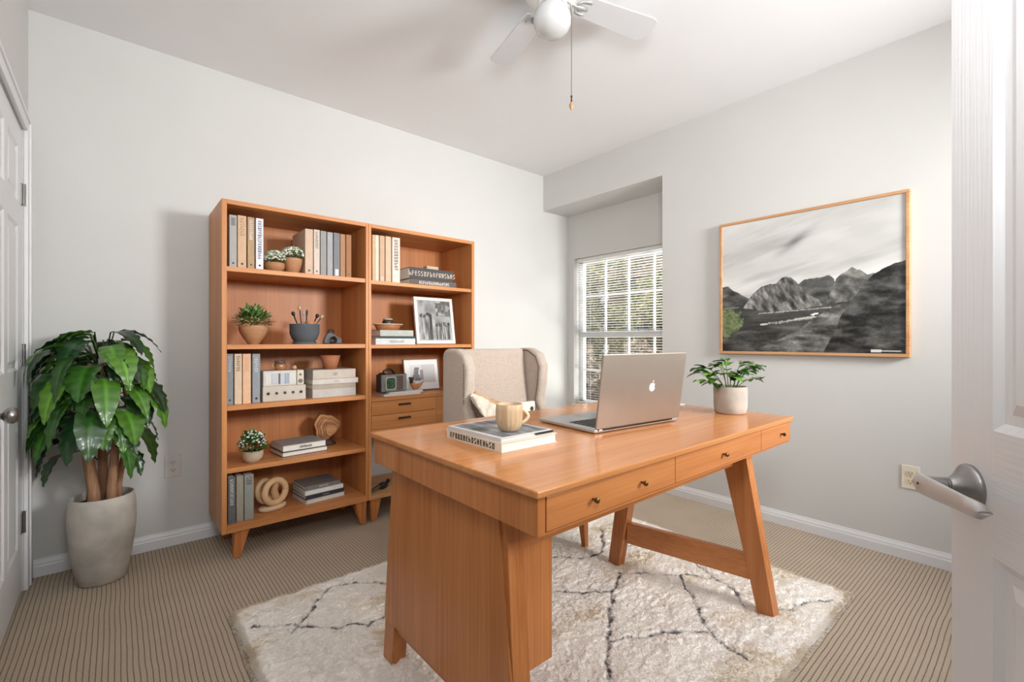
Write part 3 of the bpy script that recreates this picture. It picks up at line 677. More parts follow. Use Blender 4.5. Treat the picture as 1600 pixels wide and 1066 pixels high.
def upright(x0, x1, z, h, col, label, group, y=BY0 + .05, d=.24, name='book', dot=False, letter=None, patch=None, rough=.7, lean=0, pages=True, cat='book', span=.55):
    w = x1 - x0; o = thing(name, label, cat, (x0, y, z), 0, group); o.rotation_euler.y = lean
    c = plain(col, rough, 0, .06, 40); t = min(.0028, w * .2)
    MB().box(0, w, 0, t, 0, h).box(0, t, t, d, 0, h).box(w - t, w, t, d, 0, h).build('cover', c, o, world=False, bevel=.0009)
    MB().box(t, w - t, t, d - .004, .003, h - .003).build('pages', M_PAPER, o, world=False)
    if patch:
        MB().box(w * .22, w * .78, -.0008, .0002, h * patch[0], h * patch[1]).build('spine_label', plain(patch[2], .6), o, world=False)
    if letter:
        L = h * span; n = max(3, int(L / (w * .50 * .72)))
        M = Matrix.Translation((w * .72 if False else w * .26, -.0001, h * .95)) @ Matrix.Rotation(R(90), 4, 'Y')
        place_glyphs(n, w * .48, int(x0 * 1000) + int(z * 10), o, plain(letter, .5), M)
    if dot:
        MB().lathe([(.0001, 0), (w * .16, 0), (w * .16, .0008), (.0001, .0008)], (w * .5, 0, h * .09), 14, M=Mh).build('finger_hole', M_BLACK, o, world=False)
    return o
YS = BY0 + .05
def row(items, zsh, ytop, ybot, group, d=.24, name='binder', cat='binder', y=YS, **kw):
    for (a, b, col, lab, ex) in items:
        x0, x1 = xs(a, y), xs(b, y); xm_ = (x0 + x1) / 2
        yt = ex.pop('yt', ytop)
        h = zs(yt, xm_, y) - zsh
        k = dict(kw); k.update(ex); upright(x0, x1, zsh, h, col, lab, group, y=y, d=d, name=name, cat=cat, **k)
INK = (70, 60, 54); WI = (235, 230, 222)
row([(358.5, 370, (168, 168, 164), 'pale grey binder with dark spine label, leftmost on the left bookcase top shelf', dict(yt=336, patch=(.80, .95, (120, 122, 124)), dot=True)),
     (371.5, 385, (206, 172, 140), 'tan binder next to the pale grey one on the left bookcase top shelf', dict(yt=337, dot=True, letter=(180, 140, 106), span=.4)),
     (387, 397.5, (178, 148, 112), 'brown binder with white lettering on the left bookcase top shelf', dict(yt=339.5, dot=True, letter=WI, span=.45)),
     (400, 411.5, (224, 224, 228), 'white binder with dark scribbled lettering down its spine on the left bookcase top shelf', dict(yt=341.5, dot=True, letter=(60, 64, 84), span=.8))],
    S1, 337, 415, 'binders at the left end of the top shelf')
row([(477, 489, (206, 178, 154), 'wide pinkish tan book beginning the right-hand row on the left bookcase top shelf', dict(yt=358, dot=True)),
     (490.5, 499.5, (210, 196, 182), 'cream book with grey marks on its spine, second in the right-hand top shelf row', dict(yt=359, dot=True, letter=(130, 120, 112), span=.4)),
     (501, 510, (150, 148, 144), 'mid grey book, third in the right-hand top shelf row', dict(yt=361)),
     (511.5, 520, (164, 164, 164), 'light grey book between two darker grey books on the top shelf', dict(yt=363)),
     (521.5, 531, (126, 126, 132), 'slate grey book with a pale tag at its foot on the top shelf', dict(yt=364, patch=(.03, .18, (210, 214, 220)))),
     (532, 539.5, (170, 128, 92), 'slim brown book beside the slate grey one on the top shelf', dict(yt=366)),
     (541, 549, (160, 112, 74), 'dark brown book at the right end of the left bookcase top shelf', dict(yt=367, dot=True))],
    S1, 360, 430, 'books at the right end of the top shelf', name='book', cat='book')
row([(354, 364.5, (132, 138, 144), 'grey binder with pale lettering, first of four on the middle shelf', dict(yt=553, dot=True, letter=(200, 204, 208), span=.35)),
     (366.5, 378, (214, 190, 162), 'beige binder with outlined lettering, second of four on the middle shelf', dict(yt=553, letter=(120, 96, 76), span=.36)),
     (379.5, 392, (226, 184, 148), 'peach binder with a small printed label, third of four on the middle shelf', dict(yt=553, patch=(.64, .94, (214, 168, 130)))),
     (394.5, 406.5, (146, 150, 154), 'blue-grey binder with black finger hole beside the beige radio', dict(yt=553, dot=True, letter=(204, 208, 212), span=.4))],
    S3, 553, 633, 'binders on the middle shelf')
row([(350.8, 353.8, (190, 176, 156), 'very thin pale binder against the left side of the bottom shelf', dict(yt=750)),
     (356.5, 368, (104, 106, 106), 'dark grey binder with white lettering on the bottom shelf', dict(yt=746, letter=(220, 218, 212), span=.6, patch=None)),
     (369.5, 380.5, (160, 154, 138), 'khaki binder with a metal ring on its spine on the bottom shelf', dict(yt=744, dot=False)),
     (382, 396.5, (150, 152, 144), 'grey-green binder nearest the ring sculpture on the bottom shelf', dict(yt=742, letter=(110, 112, 108), span=.25))],
    S5, 745, 820, 'binders on the bottom shelf', d=.22, y=BY0 + .035)
row([(582, 586, (206, 176, 140), 'thin tan book at the far left of the right bookcase top shelf', dict(yt=367)),
     (586.5, 592, (222, 208, 186), 'cream book with pale spine, second on the right bookcase top shelf', dict(yt=367.5)),
     (593.5, 601, (198, 166, 138), 'light brown book with a low seam, third on the right bookcase top shelf', dict(yt=368.5, patch=(.02, .12, (214, 190, 166)))),
     (602.5, 611, (206, 180, 152), 'sandy book beside the lettered one on the right bookcase top shelf', dict(yt=369.5)),
     (613, 625, (224, 208, 194), 'pinkish white book with dark scribbled spine on the right bookcase top shelf', dict(yt=371.5, letter=(110, 94, 88), span=.75))],
    Q1, 369, 440, 'books at the left of the right bookcase top shelf', name='book', cat='book', y=BY0 + .04)

def flat(cx, cy, z, w, d, h, col, label, group, rz=0, letter=None, lseed=1, name='book', cat='book', n=10, pages=(228, 224, 214), spine=True, lsize=.6, topart=None):
    """a book lying flat, spine on the -y side; local origin at the centre of its underside"""
    o = thing(name, label, cat, (cx, cy, z), rz, group); t = min(.003, h * .14); c = plain(col, .6, 0, .06, 30)
    m = MB().box(-w / 2, w / 2, -d / 2, d / 2, 0, t).box(-w / 2, w / 2, -d / 2, d / 2, h - t, h)
    if spine: m.box(-w / 2, w / 2, -d / 2, -d / 2 + t, t, h - t)
    m.build('cover', c, o, world=False, bevel=.0007)
    MB().box(-w / 2 + .003, w / 2 - .004, -d / 2 + (t if spine else .003), d / 2 - .004, t, h - t).build('pages', plain(pages, .8, 0, .1, 90, mscale=(1, 1, 6)), o, world=False)
    if letter:
        hg = h * lsize; L = n * hg * .72
        place_glyphs(n, hg, lseed, o, plain(letter, .5), Matrix.Translation((-L / 2 + w * .02, -d / 2 - .0001, h * (1 - lsize) / 2)))
    return o
def pxflat(xa, xb, yb, yt, zbase, y, d, col, label, group, **kw):
    x0, x1 = xs(xa, y), xs(xb, y); xm_ = (x0 + x1) / 2
    h = (yb - yt) * (xm_ * FX + y * FY) / 722
    flat(xm_, y + d / 2, zbase, x1 - x0, d, h, col, label, group, **kw); return zbase + h
# middle shelf stack
YK = BY0 + .055; zz = S3; g_ = 'book stack on the middle shelf'
zz = pxflat(488.5, 556, 623, 610, zz, YK, .20, (188, 184, 178), 'thickest grey book at the bottom of the middle shelf stack', g_, pages=(196, 192, 184))
zz = pxflat(488, 556, 610, 603, zz, YK, .20, (170, 158, 142), 'thin taupe book second from the bottom of the middle shelf stack', g_)
zz = pxflat(488.5, 559.5, 603, 595, zz + .0008, YK, .19, (206, 198, 190), 'pale book jutting right in the middle shelf stack', g_, letter=(180, 172, 164), n=4, lsize=.35)
zz = pxflat(489, 555.5, 594.5, 580.5, zz + .0008, YK, .20, (196, 184, 170), 'top book of the middle shelf stack, under the terracotta bowl', g_, letter=(160, 150, 140), n=3, lsize=.3, pages=(186, 184, 182))
ZK3 = zz
# fourth shelf stack
g_ = 'book stack on the fourth shelf'; YK = BY0 + .05
xx = (xs(425, YK) + xs(526, YK)) / 2
flat(xx, YK + .125, S4, .245, .20, .026, (64, 62, 62), 'lower white-paged book with dark cover on the fourth shelf', g_, rz=R(5), letter=None, spine=False)
flat(xx, YK + .125, S4 + .0265, .235, .19, .034, (150, 148, 144), 'upper book with grey pictured cover, topmost on the fourth shelf', g_, rz=R(4), letter=(90, 86, 84), n=8, spine=False, lsize=.35)
# bottom shelf stack
g_ = 'book stack on the bottom shelf'; xx = (xs(468, YK) + xs(546, YK)) / 2 + .005
zz = S5
flat(xx, YK + .13, zz, .225, .20, .023, (214, 210, 204), 'pale book lying lowest in the bottom shelf stack', g_, rz=R(6), spine=False); zz += .0235
flat(xx - .002, YK + .13, zz, .222, .20, .023, (58, 58, 64), 'charcoal book second from the bottom in the bottom shelf stack', g_, rz=R(5), letter=(150, 148, 146), n=6, lsize=.4); zz += .0235
flat(xx - .004, YK + .13, zz, .218, .195, .023, (232, 230, 226), 'white book third up in the bottom shelf stack', g_, rz=R(4)); zz += .0235
flat(xx - .01, YK + .13, zz, .195, .18, .024, (122, 116, 112), 'grey-brown book on top of the bottom shelf stack', g_, rz=R(4), letter=(200, 196, 190), n=8, lsize=.4)
# right bookcase top shelf stack
YK = BY0 + .05; g_ = 'book stack on the right bookcase top shelf'; zz = Q1
zz = pxflat(640, 713, 447, 437.5, zz, YK, .22, (92, 82, 78), 'dark book with white letters lying lowest on the right bookcase top shelf', g_, letter=WI, n=16, lsize=.5, lseed=3)
zz = pxflat(640, 708, 436.5, 419, zz, YK, .22, (64, 60, 62), 'black book with tan letters lying on another, right bookcase top shelf', g_, letter=(206, 190, 170), n=16, lsize=.42, lseed=9)
ZQ1 = zz
x_ = xs(675, YK + .05)
tag(MB().box(x_ - .045, x_ + .045, YK + .04, YK + .09, ZQ1, ZQ1 + .027).build('storage_box', plain((196, 176, 150), .7), None, loc=(x_, YK + .06, ZQ1), bevel=.003), 'small tan box on top of the black book, right bookcase top shelf', 'box')
# right bookcase second shelf stack
g_ = 'book stack left of the framed photo'; zz = Q2; YK = BY0 + .045
zz = pxflat(587, 649, 536.5, 527, zz, YK, .19, (206, 210, 210), 'light grey book lowest beside the photo of stone pillars', g_, letter=(150, 154, 152), n=9, lsize=.4)
zz = pxflat(594, 649, 526.5, 523, zz, YK, .19, (46, 62, 62), 'thin dark teal book under the pale green one', g_)
zz = pxflat(594, 646, 523, 513.5, zz, YK, .19, (178, 182, 172), 'pale green book under the wooden tray on the right bookcase', g_)
ZQ2 = zz
# wooden tray and little round jar on it
cxx = xs(607, YK + .08); cyy = YK + .09
tr_ = thing('wooden_tray', 'small wooden tray with a cream rim on the pale green book', 'tray', (cxx, cyy, ZQ2))
MB().lathe([(.001, 0), (.070, 0), (.086, .034), (.082, .036), (.07, .008), (.001, .008)], (cxx, cyy, ZQ2), 36, sy=.8).build('bowl', wood(0, (196, 130, 84), (150, 92, 54), .5), tr_, smooth=True)
MB().lathe([(.080, .034), (.098, .036), (.098, .040), (.080, .040), (.080, .034)], (cxx, cyy, ZQ2), 36, sy=.8).build('rim', plain((212, 196, 174), .5), tr_)
j = thing('lidded_jar', 'small round dark jar with a light lid standing in the wooden tray', 'jar', (cxx, cyy, ZQ2 + .008))
MB().lathe([(.001, .008), (.026, .008), (.033, .03), (.034, .055), (.028, .064), (.001, .064)], (cxx, cyy, ZQ2), 24).build('body', plain((60, 48, 40), .35), j, smooth=True)
MB().lathe([(.001, .0645), (.029, .0645), (.031, .070), (.026, .076), (.001, .077)], (cxx, cyy, ZQ2), 24).build('lid', plain((176, 160, 144), .5), j, smooth=True)

# framed photos: leaning, local frame with x width, z height, front -y, then tilted
def photo(loc, rz, tilt, w, h, fw_, label, painter, frame_mat, mat_border=None):
    o = thing('photo_frame', label, 'picture frame', loc, rz); o.rotation_euler = (-tilt, 0, rz); d = .016
    MB().box(-w / 2, w / 2, -d, 0, 0, fw_).box(-w / 2, w / 2, -d, 0, h - fw_, h).box(-w / 2, -w / 2 + fw_, -d, 0, fw_, h - fw_).box(w / 2 - fw_, w / 2, -d, 0, fw_, h - fw_).build('frame', frame_mat, o, world=False, bevel=.0015)
    na, nb = 110, 120; u, v = np.meshgrid(np.linspace(0, 1, na), np.linspace(0, 1, nb), indexing='ij')
    c = painter(u, v); c = np.clip(c, 5, 250) / 255; c = np.where(c <= .04045, c / 12.92, ((c + .055) / 1.055) ** 2.4)
    if c.ndim == 2: c = np.stack([c, c, c * .98], -1)
    P = np.stack([-w / 2 + fw_ + u * (w - 2 * fw_), np.full_like(u, -.010), fw_ + v * (h - 2 * fw_)], -1)
    m = MB().grid(P, c); m.cc = (.3, .3, .3, 1); m.box(-w / 2 + fw_, w / 2 - fw_, -.009, -.002, fw_, h - fw_)
    m.build('photo_print', M_PRINT, o, world=False); return o
def pillars(u, v):
    g = 150 + 60 * (fbm(u * 6, v * 3, 61) - .5) * 2 + 20 * (v < .2)
    tree = (u > .55) & (v > .62) & (fbm(u * 9, v * 9, 63) > .38); g = np.where(tree, 60 + 70 * fbm(u * 30, v * 30, 64), g)
    for (a, b, t) in ((.06, .42, .66), (.52, .96, .44)):
        tp = t + .05 * (fbm(u * 14, v * 0, 66) - .5) * 2; k = (u > a) & (u < b) & (v < tp) & (v > .03)
        g = np.where(k, 130 + 130 * (fbm(u * 34, v * 3, 67) - .5) * 2 * 1.0 - 60 * (u > b - .08), g)
        g = np.where((u > a) & (u < b) & (abs(v - tp + .03) < .05) & (fbm(u * 30, v * 30, 69) > .48), 40, g)
    return g
px1 = (xs(640, 2.80) + xs(715, 2.74)) / 2
photo((xs(681, 2.71), 2.71, Q2 + .001), 0, R(9), .30, .318, .022, 'white framed black and white photo of stone pillars leaning on the right bookcase', pillars, plain((226, 222, 216), .5))
def figure(u, v):
    g = np.full_like(u, 236.0); k = (u > .16) & (u < .90) & (v > .22) & (v < .84); g = np.where(k, 196 + 10 * u, g)
    g = np.where(k & (u < .5), 222, g)
    f1 = (abs(u - .36 - .03 * np.sin(v * 9)) < .07 * (1 + .5 * (v < .5))) & (v > .30) & (v < .74); g = np.where(f1, 90 + 70 * (fbm(u * 20, v * 20, 71)), g)
    f2 = (abs(u - .50) < .05) & (v > .32) & (v < .66); g = np.where(f2, 150, g)
    return g
photo((xs(660, 2.80), 2.80, QC + .001), R(0), R(10), .27, .215, .006, 'wide-matted pale framed print leaning behind the small ornaments above the drawers', figure, plain((120, 104, 92), .5))

# ------------------------------------------------------------------ small plants
def leaf_patch(m, base, dirv, L, Wd, droop, col, up=Vector((0, 0, 1)), nl=6, nw=4, shape=0, clamp=None, vein=.0):
    d = Vector(dirv).normalized(); side = d.cross(up)
    if side.length < 1e-3: side = Vector((1, 0, 0))
    side.normalize(); P = []; C = []; p = Vector(base); dd = d.copy(); st = L / nl
    for i in range(nl + 1):
        s = i / nl; nrm = side.cross(dd).normalized()
        wdt = Wd * (math.sin(math.pi * min(1, s ** .75 * .97 + .02)) ** .8) if shape == 0 else Wd * (math.sin(math.pi * min(1, s ** .6 * .97 + .02)) ** .7) * (1 - .22 * (i % 2))
        row_ = []; cr = []
        for k in range(nw + 1):
            q = k / nw * 2 - 1; wv = (-.25 * abs(q) * wdt)
            pt = p + side * q * wdt * .5 - nrm * wv * .5 + dd * (abs(q) * wdt * .22 if shape else 0)
            if clamp: pt = Vector(clamp(pt))
            row_.append(tuple(pt)); f = 1 + vein * ((1.0 if abs(q) < .1 else 0) + (.35 if (i % 2 == 0 and abs(q) < .9) else -.1))
            cr.append(tuple(min(1, c * f) for c in col[:3]))
        P.append(row_); C.append(cr); p = p + dd * st; dd = (dd + Vector((0, 0, -droop / nl))).normalized()
    m.grid(P, C)
def bush(m, c, rx, ry, rz_, n, L, Wd, cols, seed, up=.3, droop=.5):
    rr = random.Random(seed)
    for i in range(n):
        a = rr.uniform(0, 2 * math.pi); e_ = rr.uniform(-.3, 1); q = math.sqrt(max(0, 1 - e_ * e_)); k = rr.uniform(.45, 1)
        p = Vector((c[0] + rx * q * math.cos(a) * k, c[1] + ry * q * math.sin(a) * k, c[2] + rz_ * e_ * k))
        d = Vector((q * math.cos(a), q * math.sin(a), e_ + up + rr.uniform(-.3, .3))) + Vector((rr.uniform(-.5, .5), rr.uniform(-.5, .5), 0))
        leaf_patch(m, p, d, L * rr.uniform(.6, 1.2), Wd * rr.uniform(.7, 1.1), droop, lin(rr.choice(cols)), nl=3, nw=2)
def flowers(m, c, rx, ry, rz_, n, r, col, seed):
    rr = random.Random(seed)
    for i in range(n):
        a = rr.uniform(0, 2 * math.pi); e_ = rr.uniform(0, 1); q = math.sqrt(1 - e_ * e_)
        p = (c[0] + rx * q * math.cos(a), c[1] + ry * q * math.sin(a), c[2] + rz_ * e_)
        b = rr.uniform(.8, 1.1); m.color([min(1, v * b) for v in lin(col)[:3]]); m.ball(p, r * rr.uniform(.6, 1.2), 4, sz=.7)
    m.cc = None
GREENS = [(96, 136, 62), (120, 160, 82), (74, 112, 48), (142, 176, 104), (60, 92, 44)]
def potted(name, label, pxc, py_bot, py_top, pxw, Y, z, prof, potmat, fol, seed, group=None, flower=None, cols=GREENS, lean=0):
    X = xs(pxc, Y); t = X * FX + Y * FY; r = pxw / 2 * t / 722; h = (py_bot - py_top) * t / 722
    o = thing(name, label, 'potted plant', (X, Y, z), 0, group)
    smooth_by_angle(MB().lathe([(max(.0005, a * r), b * h) for a, b in prof], (X, Y, z), 32).build('pot', potmat, o), 50)
    MB().lathe([(.001, h * .90), (r * .86, h * .90), (r * .8, h * .93), (.001, h * .94)], (X, Y, z), 20).build('soil', M_SOIL, o)
    m = MB(); fw2, fh, n, L, Wd = fol; bush(m, (X, Y, z + h + fh * .25), fw2, fw2 * .85, fh * .8, n, L, Wd, cols, seed)
    st = MB(); rr = random.Random(seed)
    m.build('foliage', M_LEAF, o)
    for i in range(6):
        a = rr.uniform(0, 6.28); st.tube([(X, Y, z + h * .9), (X + fw2 * .5 * math.cos(a), Y + fw2 * .5 * math.sin(a), z + h + fh * .5)], .0016, 5)
    st.build('stems', plain((90, 110, 60), .7), o)
    if flower:
        f = MB(); flowers(f, (X, Y, z + h + fh * .25), fw2 * 1.0, fw2 * .9, fh * .9, *flower, seed); f.build('blossoms', M_FLUFF, o)
    return o
cone = [(.0, 0), (.50, 0), (.72, .25), (.95, .70), (1, 1), (.90, 1), (.86, .9), (0, .88)]
egg = [(.0, 0), (.52, 0), (.85, .30), (1.0, .68), (.97, 1), (.88, 1), (.86, .9), (0, .88)]
SAGE = [(150, 170, 120), (176, 190, 150), (120, 146, 88), (196, 204, 172)]
potted('potted_flower', 'smaller round wooden-look pot of white blooms, left of the pair on the top shelf', 430, 419.5, 405, 28, BY0 + .09, S1, egg, M_TERRA, (.052, .058, 240, .022, .010), 3, 'pots of white blooms on the top shelf', (170, .0058, (226, 226, 210)), SAGE)
potted('potted_flower', 'taller tapered pot of white blooms, right of the pair on the top shelf', 457.5, 422.5, 399, 28, BY0 + .085, S1, cone, M_TERRA, (.058, .055, 260, .022, .010), 4, 'pots of white blooms on the top shelf', (190, .0060, (228, 228, 214)), SAGE)
potted('potted_plant', 'leafy green plant in a pointed brown clay pot on the second shelf', 396, 536, 507, 41, BY0 + .10, S2, [(0, 0), (.35, 0), (.62, .25), (.92, .62), (1, .85), (.97, 1), (.88, 1), (.86, .9), (0, .88)], M_TERRA, (.085, .085, 420, .035, .013), 5, flower=(10, .006, (214, 206, 196)))
potted('potted_flower', 'white flowering plant in a small stone bowl on the fourth shelf', 394.5, 720, 701, 31, BY0 + .07, S4, egg, concrete((190, 170, 146)), (.060, .085, 320, .032, .014), 6, flower=(120, .006, (232, 234, 228)), cols=[(84, 130, 56), (110, 156, 74), (60, 96, 44)])

# desk plant
dp = (1.945, .868); dr = .066
o = thing('potted_plant', 'round-leaved green plant in a concrete pot at the right end of the desk', 'potted plant', (*dp, ZT))
smooth_by_angle(MB().lathe([(.001, 0), (.054, 0), (.060, .006), (.064, .03), (.0655, .108), (.064, .112), (.060, .112), (.058, .095), (.001, .095)], (*dp, ZT), 48).build('pot', M_CONC, o), 50)
MB().lathe([(.001, .094), (.0585, .094), (.05, .101), (.001, .103)], (*dp, ZT), 24).build('soil', M_SOIL, o)
m = MB(); st = MB(); rr = random.Random(12)
def sprig(a, reach, hgt, nl, L):
    p0 = Vector((dp[0] + .02 * math.cos(a), dp[1] + .02 * math.sin(a), ZT + .10)); pts = [p0]
    for i in range(1, 6):
        s = i / 5; pts.append(Vector((dp[0] + math.cos(a) * (.02 + reach * s), dp[1] + math.sin(a) * (.02 + reach * s), ZT + .10 + hgt * math.sin(s * 1.9) / math.sin(1.57) * 1.0)))
    st.tube(pts, .0019, 6)
    for i in range(nl):
        s = .35 + .65 * i / max(1, nl - 1); k = s * 5; i0 = min(4, int(k)); p = pts[i0].lerp(pts[i0 + 1], k - i0)
        b = a + rr.uniform(-1.3, 1.3); col = rr.choice([(70, 118, 40), (92, 140, 50), (48, 88, 34), (36, 72, 32), (116, 156, 66)])
        leaf_patch(m, p, (math.cos(b), math.sin(b), rr.uniform(-.2, .7)), L * rr.uniform(1.0, 1.45), L * .92, .8, lin(col), nl=6, nw=4, vein=.25)
rx, ry = FY, -FX
ang0 = math.atan2(ry, rx)
for a, re, hg, nl, L in [(ang0, .09, .09, 6, .045), (ang0 + .5, .07, .11, 6, .045), (ang0 - .6, .06, .10, 6, .042), (ang0 + math.pi, .10, .07, 7, .048), (ang0 + 2.6, .09, .085, 6, .048), (ang0 - 2.6, .075, .10, 6, .045), (ang0 + 1.5, .05, .12, 6, .045), (ang0 - 1.5, .05, .08, 6, .045), (ang0 + 3.4, .12, .035, 5, .045), (ang0 + .2, .12, .045, 5, .042), (ang0 + 2, .03, .10, 5, .04), (ang0 - 2, .07, .06, 5, .045)]:
    sprig(a, re, hg, nl, L)
m.build('foliage', M_LEAF, o); st.build('stems', plain((96, 110, 60), .6), o, smooth=True)

# big floor plant
BP = (-.043, 2.805)
bp = thing('potted_floor_plant', 'tall leafy green plant in a stoneware planter on the carpet at the left corner', 'potted plant', (*BP, 0))
prof = [(.001, 0), (.080, 0), (.088, .006), (.100, .08), (.114, .18), (.121, .26), (.120, .33), (.113, .378), (.110, .384), (.104, .380), (.105, .345), (.001, .335)]
smooth_by_angle(MB().lathe(prof, (*BP, 0), 64).build('planter', M_BIGPOT, bp), 60)
MB().lathe([(.001, .334), (.1055, .334), (.098, .350), (.001, .356)], (*BP, 0), 32).build('soil', M_SOIL, bp)
rr = random.Random(21); M_BARK = wood(2, (190, 146, 112), (120, 84, 58), .8, 1.6, 'bark')
for k, (dx, dy, tx, ty, r) in enumerate([(-.03, -.03, -.06, -.02, .026), (.03, -.03, .05, -.03, .022), (.0, .03, .0, .02, .022), (.055, .0, .09, .0, .015)]):
    MB().tube([(BP[0] + dx, BP[1] + dy, .33), (BP[0] + dx * 1.0, BP[1] + dy, .42), (BP[0] + (dx + tx) / 2, BP[1] + (dy + ty) / 2, .54), (BP[0] + tx, BP[1] + ty, .72), (BP[0] + tx * .7, BP[1] + ty, .98)], [r * 1.1, r * .85, r * .8, r * .6, r * .35], 12).build('stem', M_BARK, bp, smooth=True)
def clampw(p):
    return (max(p.x, XL + .025), min(p.y, YB - .015), p.z)
m = MB(); st = MB()
def big_leaf(az, z0, reach, rise, L, Wd, col, droop, tip=0):
    L *= rr.uniform(1.0, 1.3); Wd *= rr.uniform(.55, .90); z0 += .02; lph = rr.uniform(0, 2); lob_k = rr.choice([.2, 1, 1.2, .5])
    base = Vector((BP[0] + .02 * math.cos(az), BP[1] + .02 * math.sin(az), z0)); end = base + Vector((math.cos(az) * reach, math.sin(az) * reach, rise))
    mid = base.lerp(end, .5) + Vector((0, 0, rise * .3 + .02))
    st.tube([clampw(base), clampw(mid), clampw(end)], .0032, 6)
    d = Vector((math.cos(az + tip), math.sin(az + tip), .10)); side = d.cross(Vector((0, 0, 1))).normalized(); NL, NW = 18, 8
    P = []; C = []; p = end.copy(); dd = d.normalized(); roll = rr.uniform(-.35, .35)
    for i in range(NL + 1):
        s = i / NL; nrm = side.cross(dd).normalized(); sd = (side * math.cos(roll) + nrm * math.sin(roll)).normalized(); nr = sd.cross(dd).normalized()
        wdt = Wd * (math.sin(math.pi * (min(1, (s * .94 + .06)) ** .62)) ** .85 + (.02)) 
        lobe = 1 - .36 * (.5 - .5 * math.cos(s * 2 * math.pi * 4.5 + lph)) * (s > .12) * lob_k * (1 - .4 * s)
        r_ = []; c_ = []
        for k in range(NW + 1):
            q = k / NW * 2 - 1; aq = abs(q); w = wdt * (1 if aq < .8 else lobe if aq < 1 else lobe)
            pt = p + sd * q * w * .5 + nr * (aq * w * .16 - aq * aq * w * .10) + dd * (aq * wdt * .20) + nr * .003 * math.sin(s * 35) * aq
            r_.append(clampw(pt)); f = 1.0
            if aq < .06: f = 1.9
            elif (i % 3 == 0): f = 1.25
            else: f = .92
            c_.append(tuple(min(1, v * f) for v in col[:3]))
        P.append(r_); C.append(c_); p = p + dd * (L / NL); dd = (dd + Vector((0, 0, -droop / NL))).normalized()
    m.grid(P, C)
DG = [(34, 64, 24), (42, 80, 28), (28, 54, 28), (50, 94, 28), (72, 118, 34), (34, 66, 34), (86, 132, 36)]
tow = math.atan2(-FY, -FX)      # toward the camera
lv_ = [ # az offset from camera-right (0 = image right), height, reach, rise, length, width, droop
    (0.0, .96, .07, .10, .20, .13, 2.2), (.5, 1.00, .04, .10, .16, .10, 1.6), (-.5, .92, .08, .10, .22, .15, 2.6), (math.pi, .98, .08, .12, .19, .10, 2.4), (math.pi + .4, .95, .07, .10, .20, .12, 2.6),
    (math.pi - .4, .90, .08, .10, .20, .12, 2.6), (-1.6, .98, .05, .08, .18, .13, 3.0), (-1.2, .90, .09, .05, .20, .15, 3.2), (-2.0, .88, .09, .04, .20, .14, 3.2), (-2.5, .85, .10, .06, .20, .15, 3.0), (-.8, .84, .10, .06, .22, .16, 3.0),
    (0.1, .82, .10, .06, .22, .15, 2.6), (math.pi, .80, .10, .06, .20, .12, 3.0), (math.pi + .3, .72, .10, .08, .22, .13, 3.0), (-1.5, .78, .12, .02, .22, .16, 3.6), (-1.0, .74, .12, .02, .22, .16, 3.4), (-2.1, .72, .12, .03, .22, .16, 3.4),
    (-.4, .70, .10, .06, .22, .14, 3.0), (-2.7, .66, .11, .06, .22, .15, 3.2), (0, .62, .09, .05, .22, .14, 3.2), (-1.3, .70, .10, .04, .20, .14, 3.6), (-1.9, .68, .10, .04, .18, .12, 3.4), (math.pi + .2, .58, .10, .05, .22, .13, 3.2), (-.4, .60, .10, .02, .17, .12, 3.4),
    (.9, .9, .06, .08, .18, .12, 2.4), (1.5, .95, .05, .08, .16, .11, 2.4), (1.4, .75, .06, .06, .18, .12, 2.6), (2.2, .85, .06, .08, .18, .12, 2.6), (1.0, .65, .07, .06, .18, .12, 2.8), (2.2, .62, .06, .06, .18, .12, 2.8), (-1.6, .86, .11, .04, .21, .15, 3.4), (-2.9, .92, .06, .12, .18, .10, 2.2), (-.2, 1.0, .05, .10, .17, .09, 1.8),
    (-.1, .54, .08, .03, .15, .10, 3.2), (3.3, .52, .09, .04, .18, .11, 3.0), (-2.2, 1.0, .04, .09, .16, .10, 2.4)]
for i in range(8):
    lv_.append((rr.uniform(-3.3, 3.0), rr.uniform(.96, 1.03), .02, rr.uniform(.05, .09), .15, .09, rr.uniform(1.2, 2.0)))
for i in range(54):
    lv_.append((rr.uniform(-3.4, .35), rr.uniform(.60, .98), rr.uniform(.05, .13), rr.uniform(.02, .09), rr.uniform(.13, .20), rr.uniform(.08, .13), rr.uniform(2.2, 3.8)))
for i, (a, z, re, ri, L, Wd, dr_) in enumerate(lv_):
    big_leaf(ang0 + a, z, re, ri, L, Wd, lin(DG[(i * 5 + 3) % 7]), dr_)
m.build('foliage', M_LEAF, bp, smooth=True); st.build('petioles', plain((70, 96, 48), .6), bp, smooth=True)

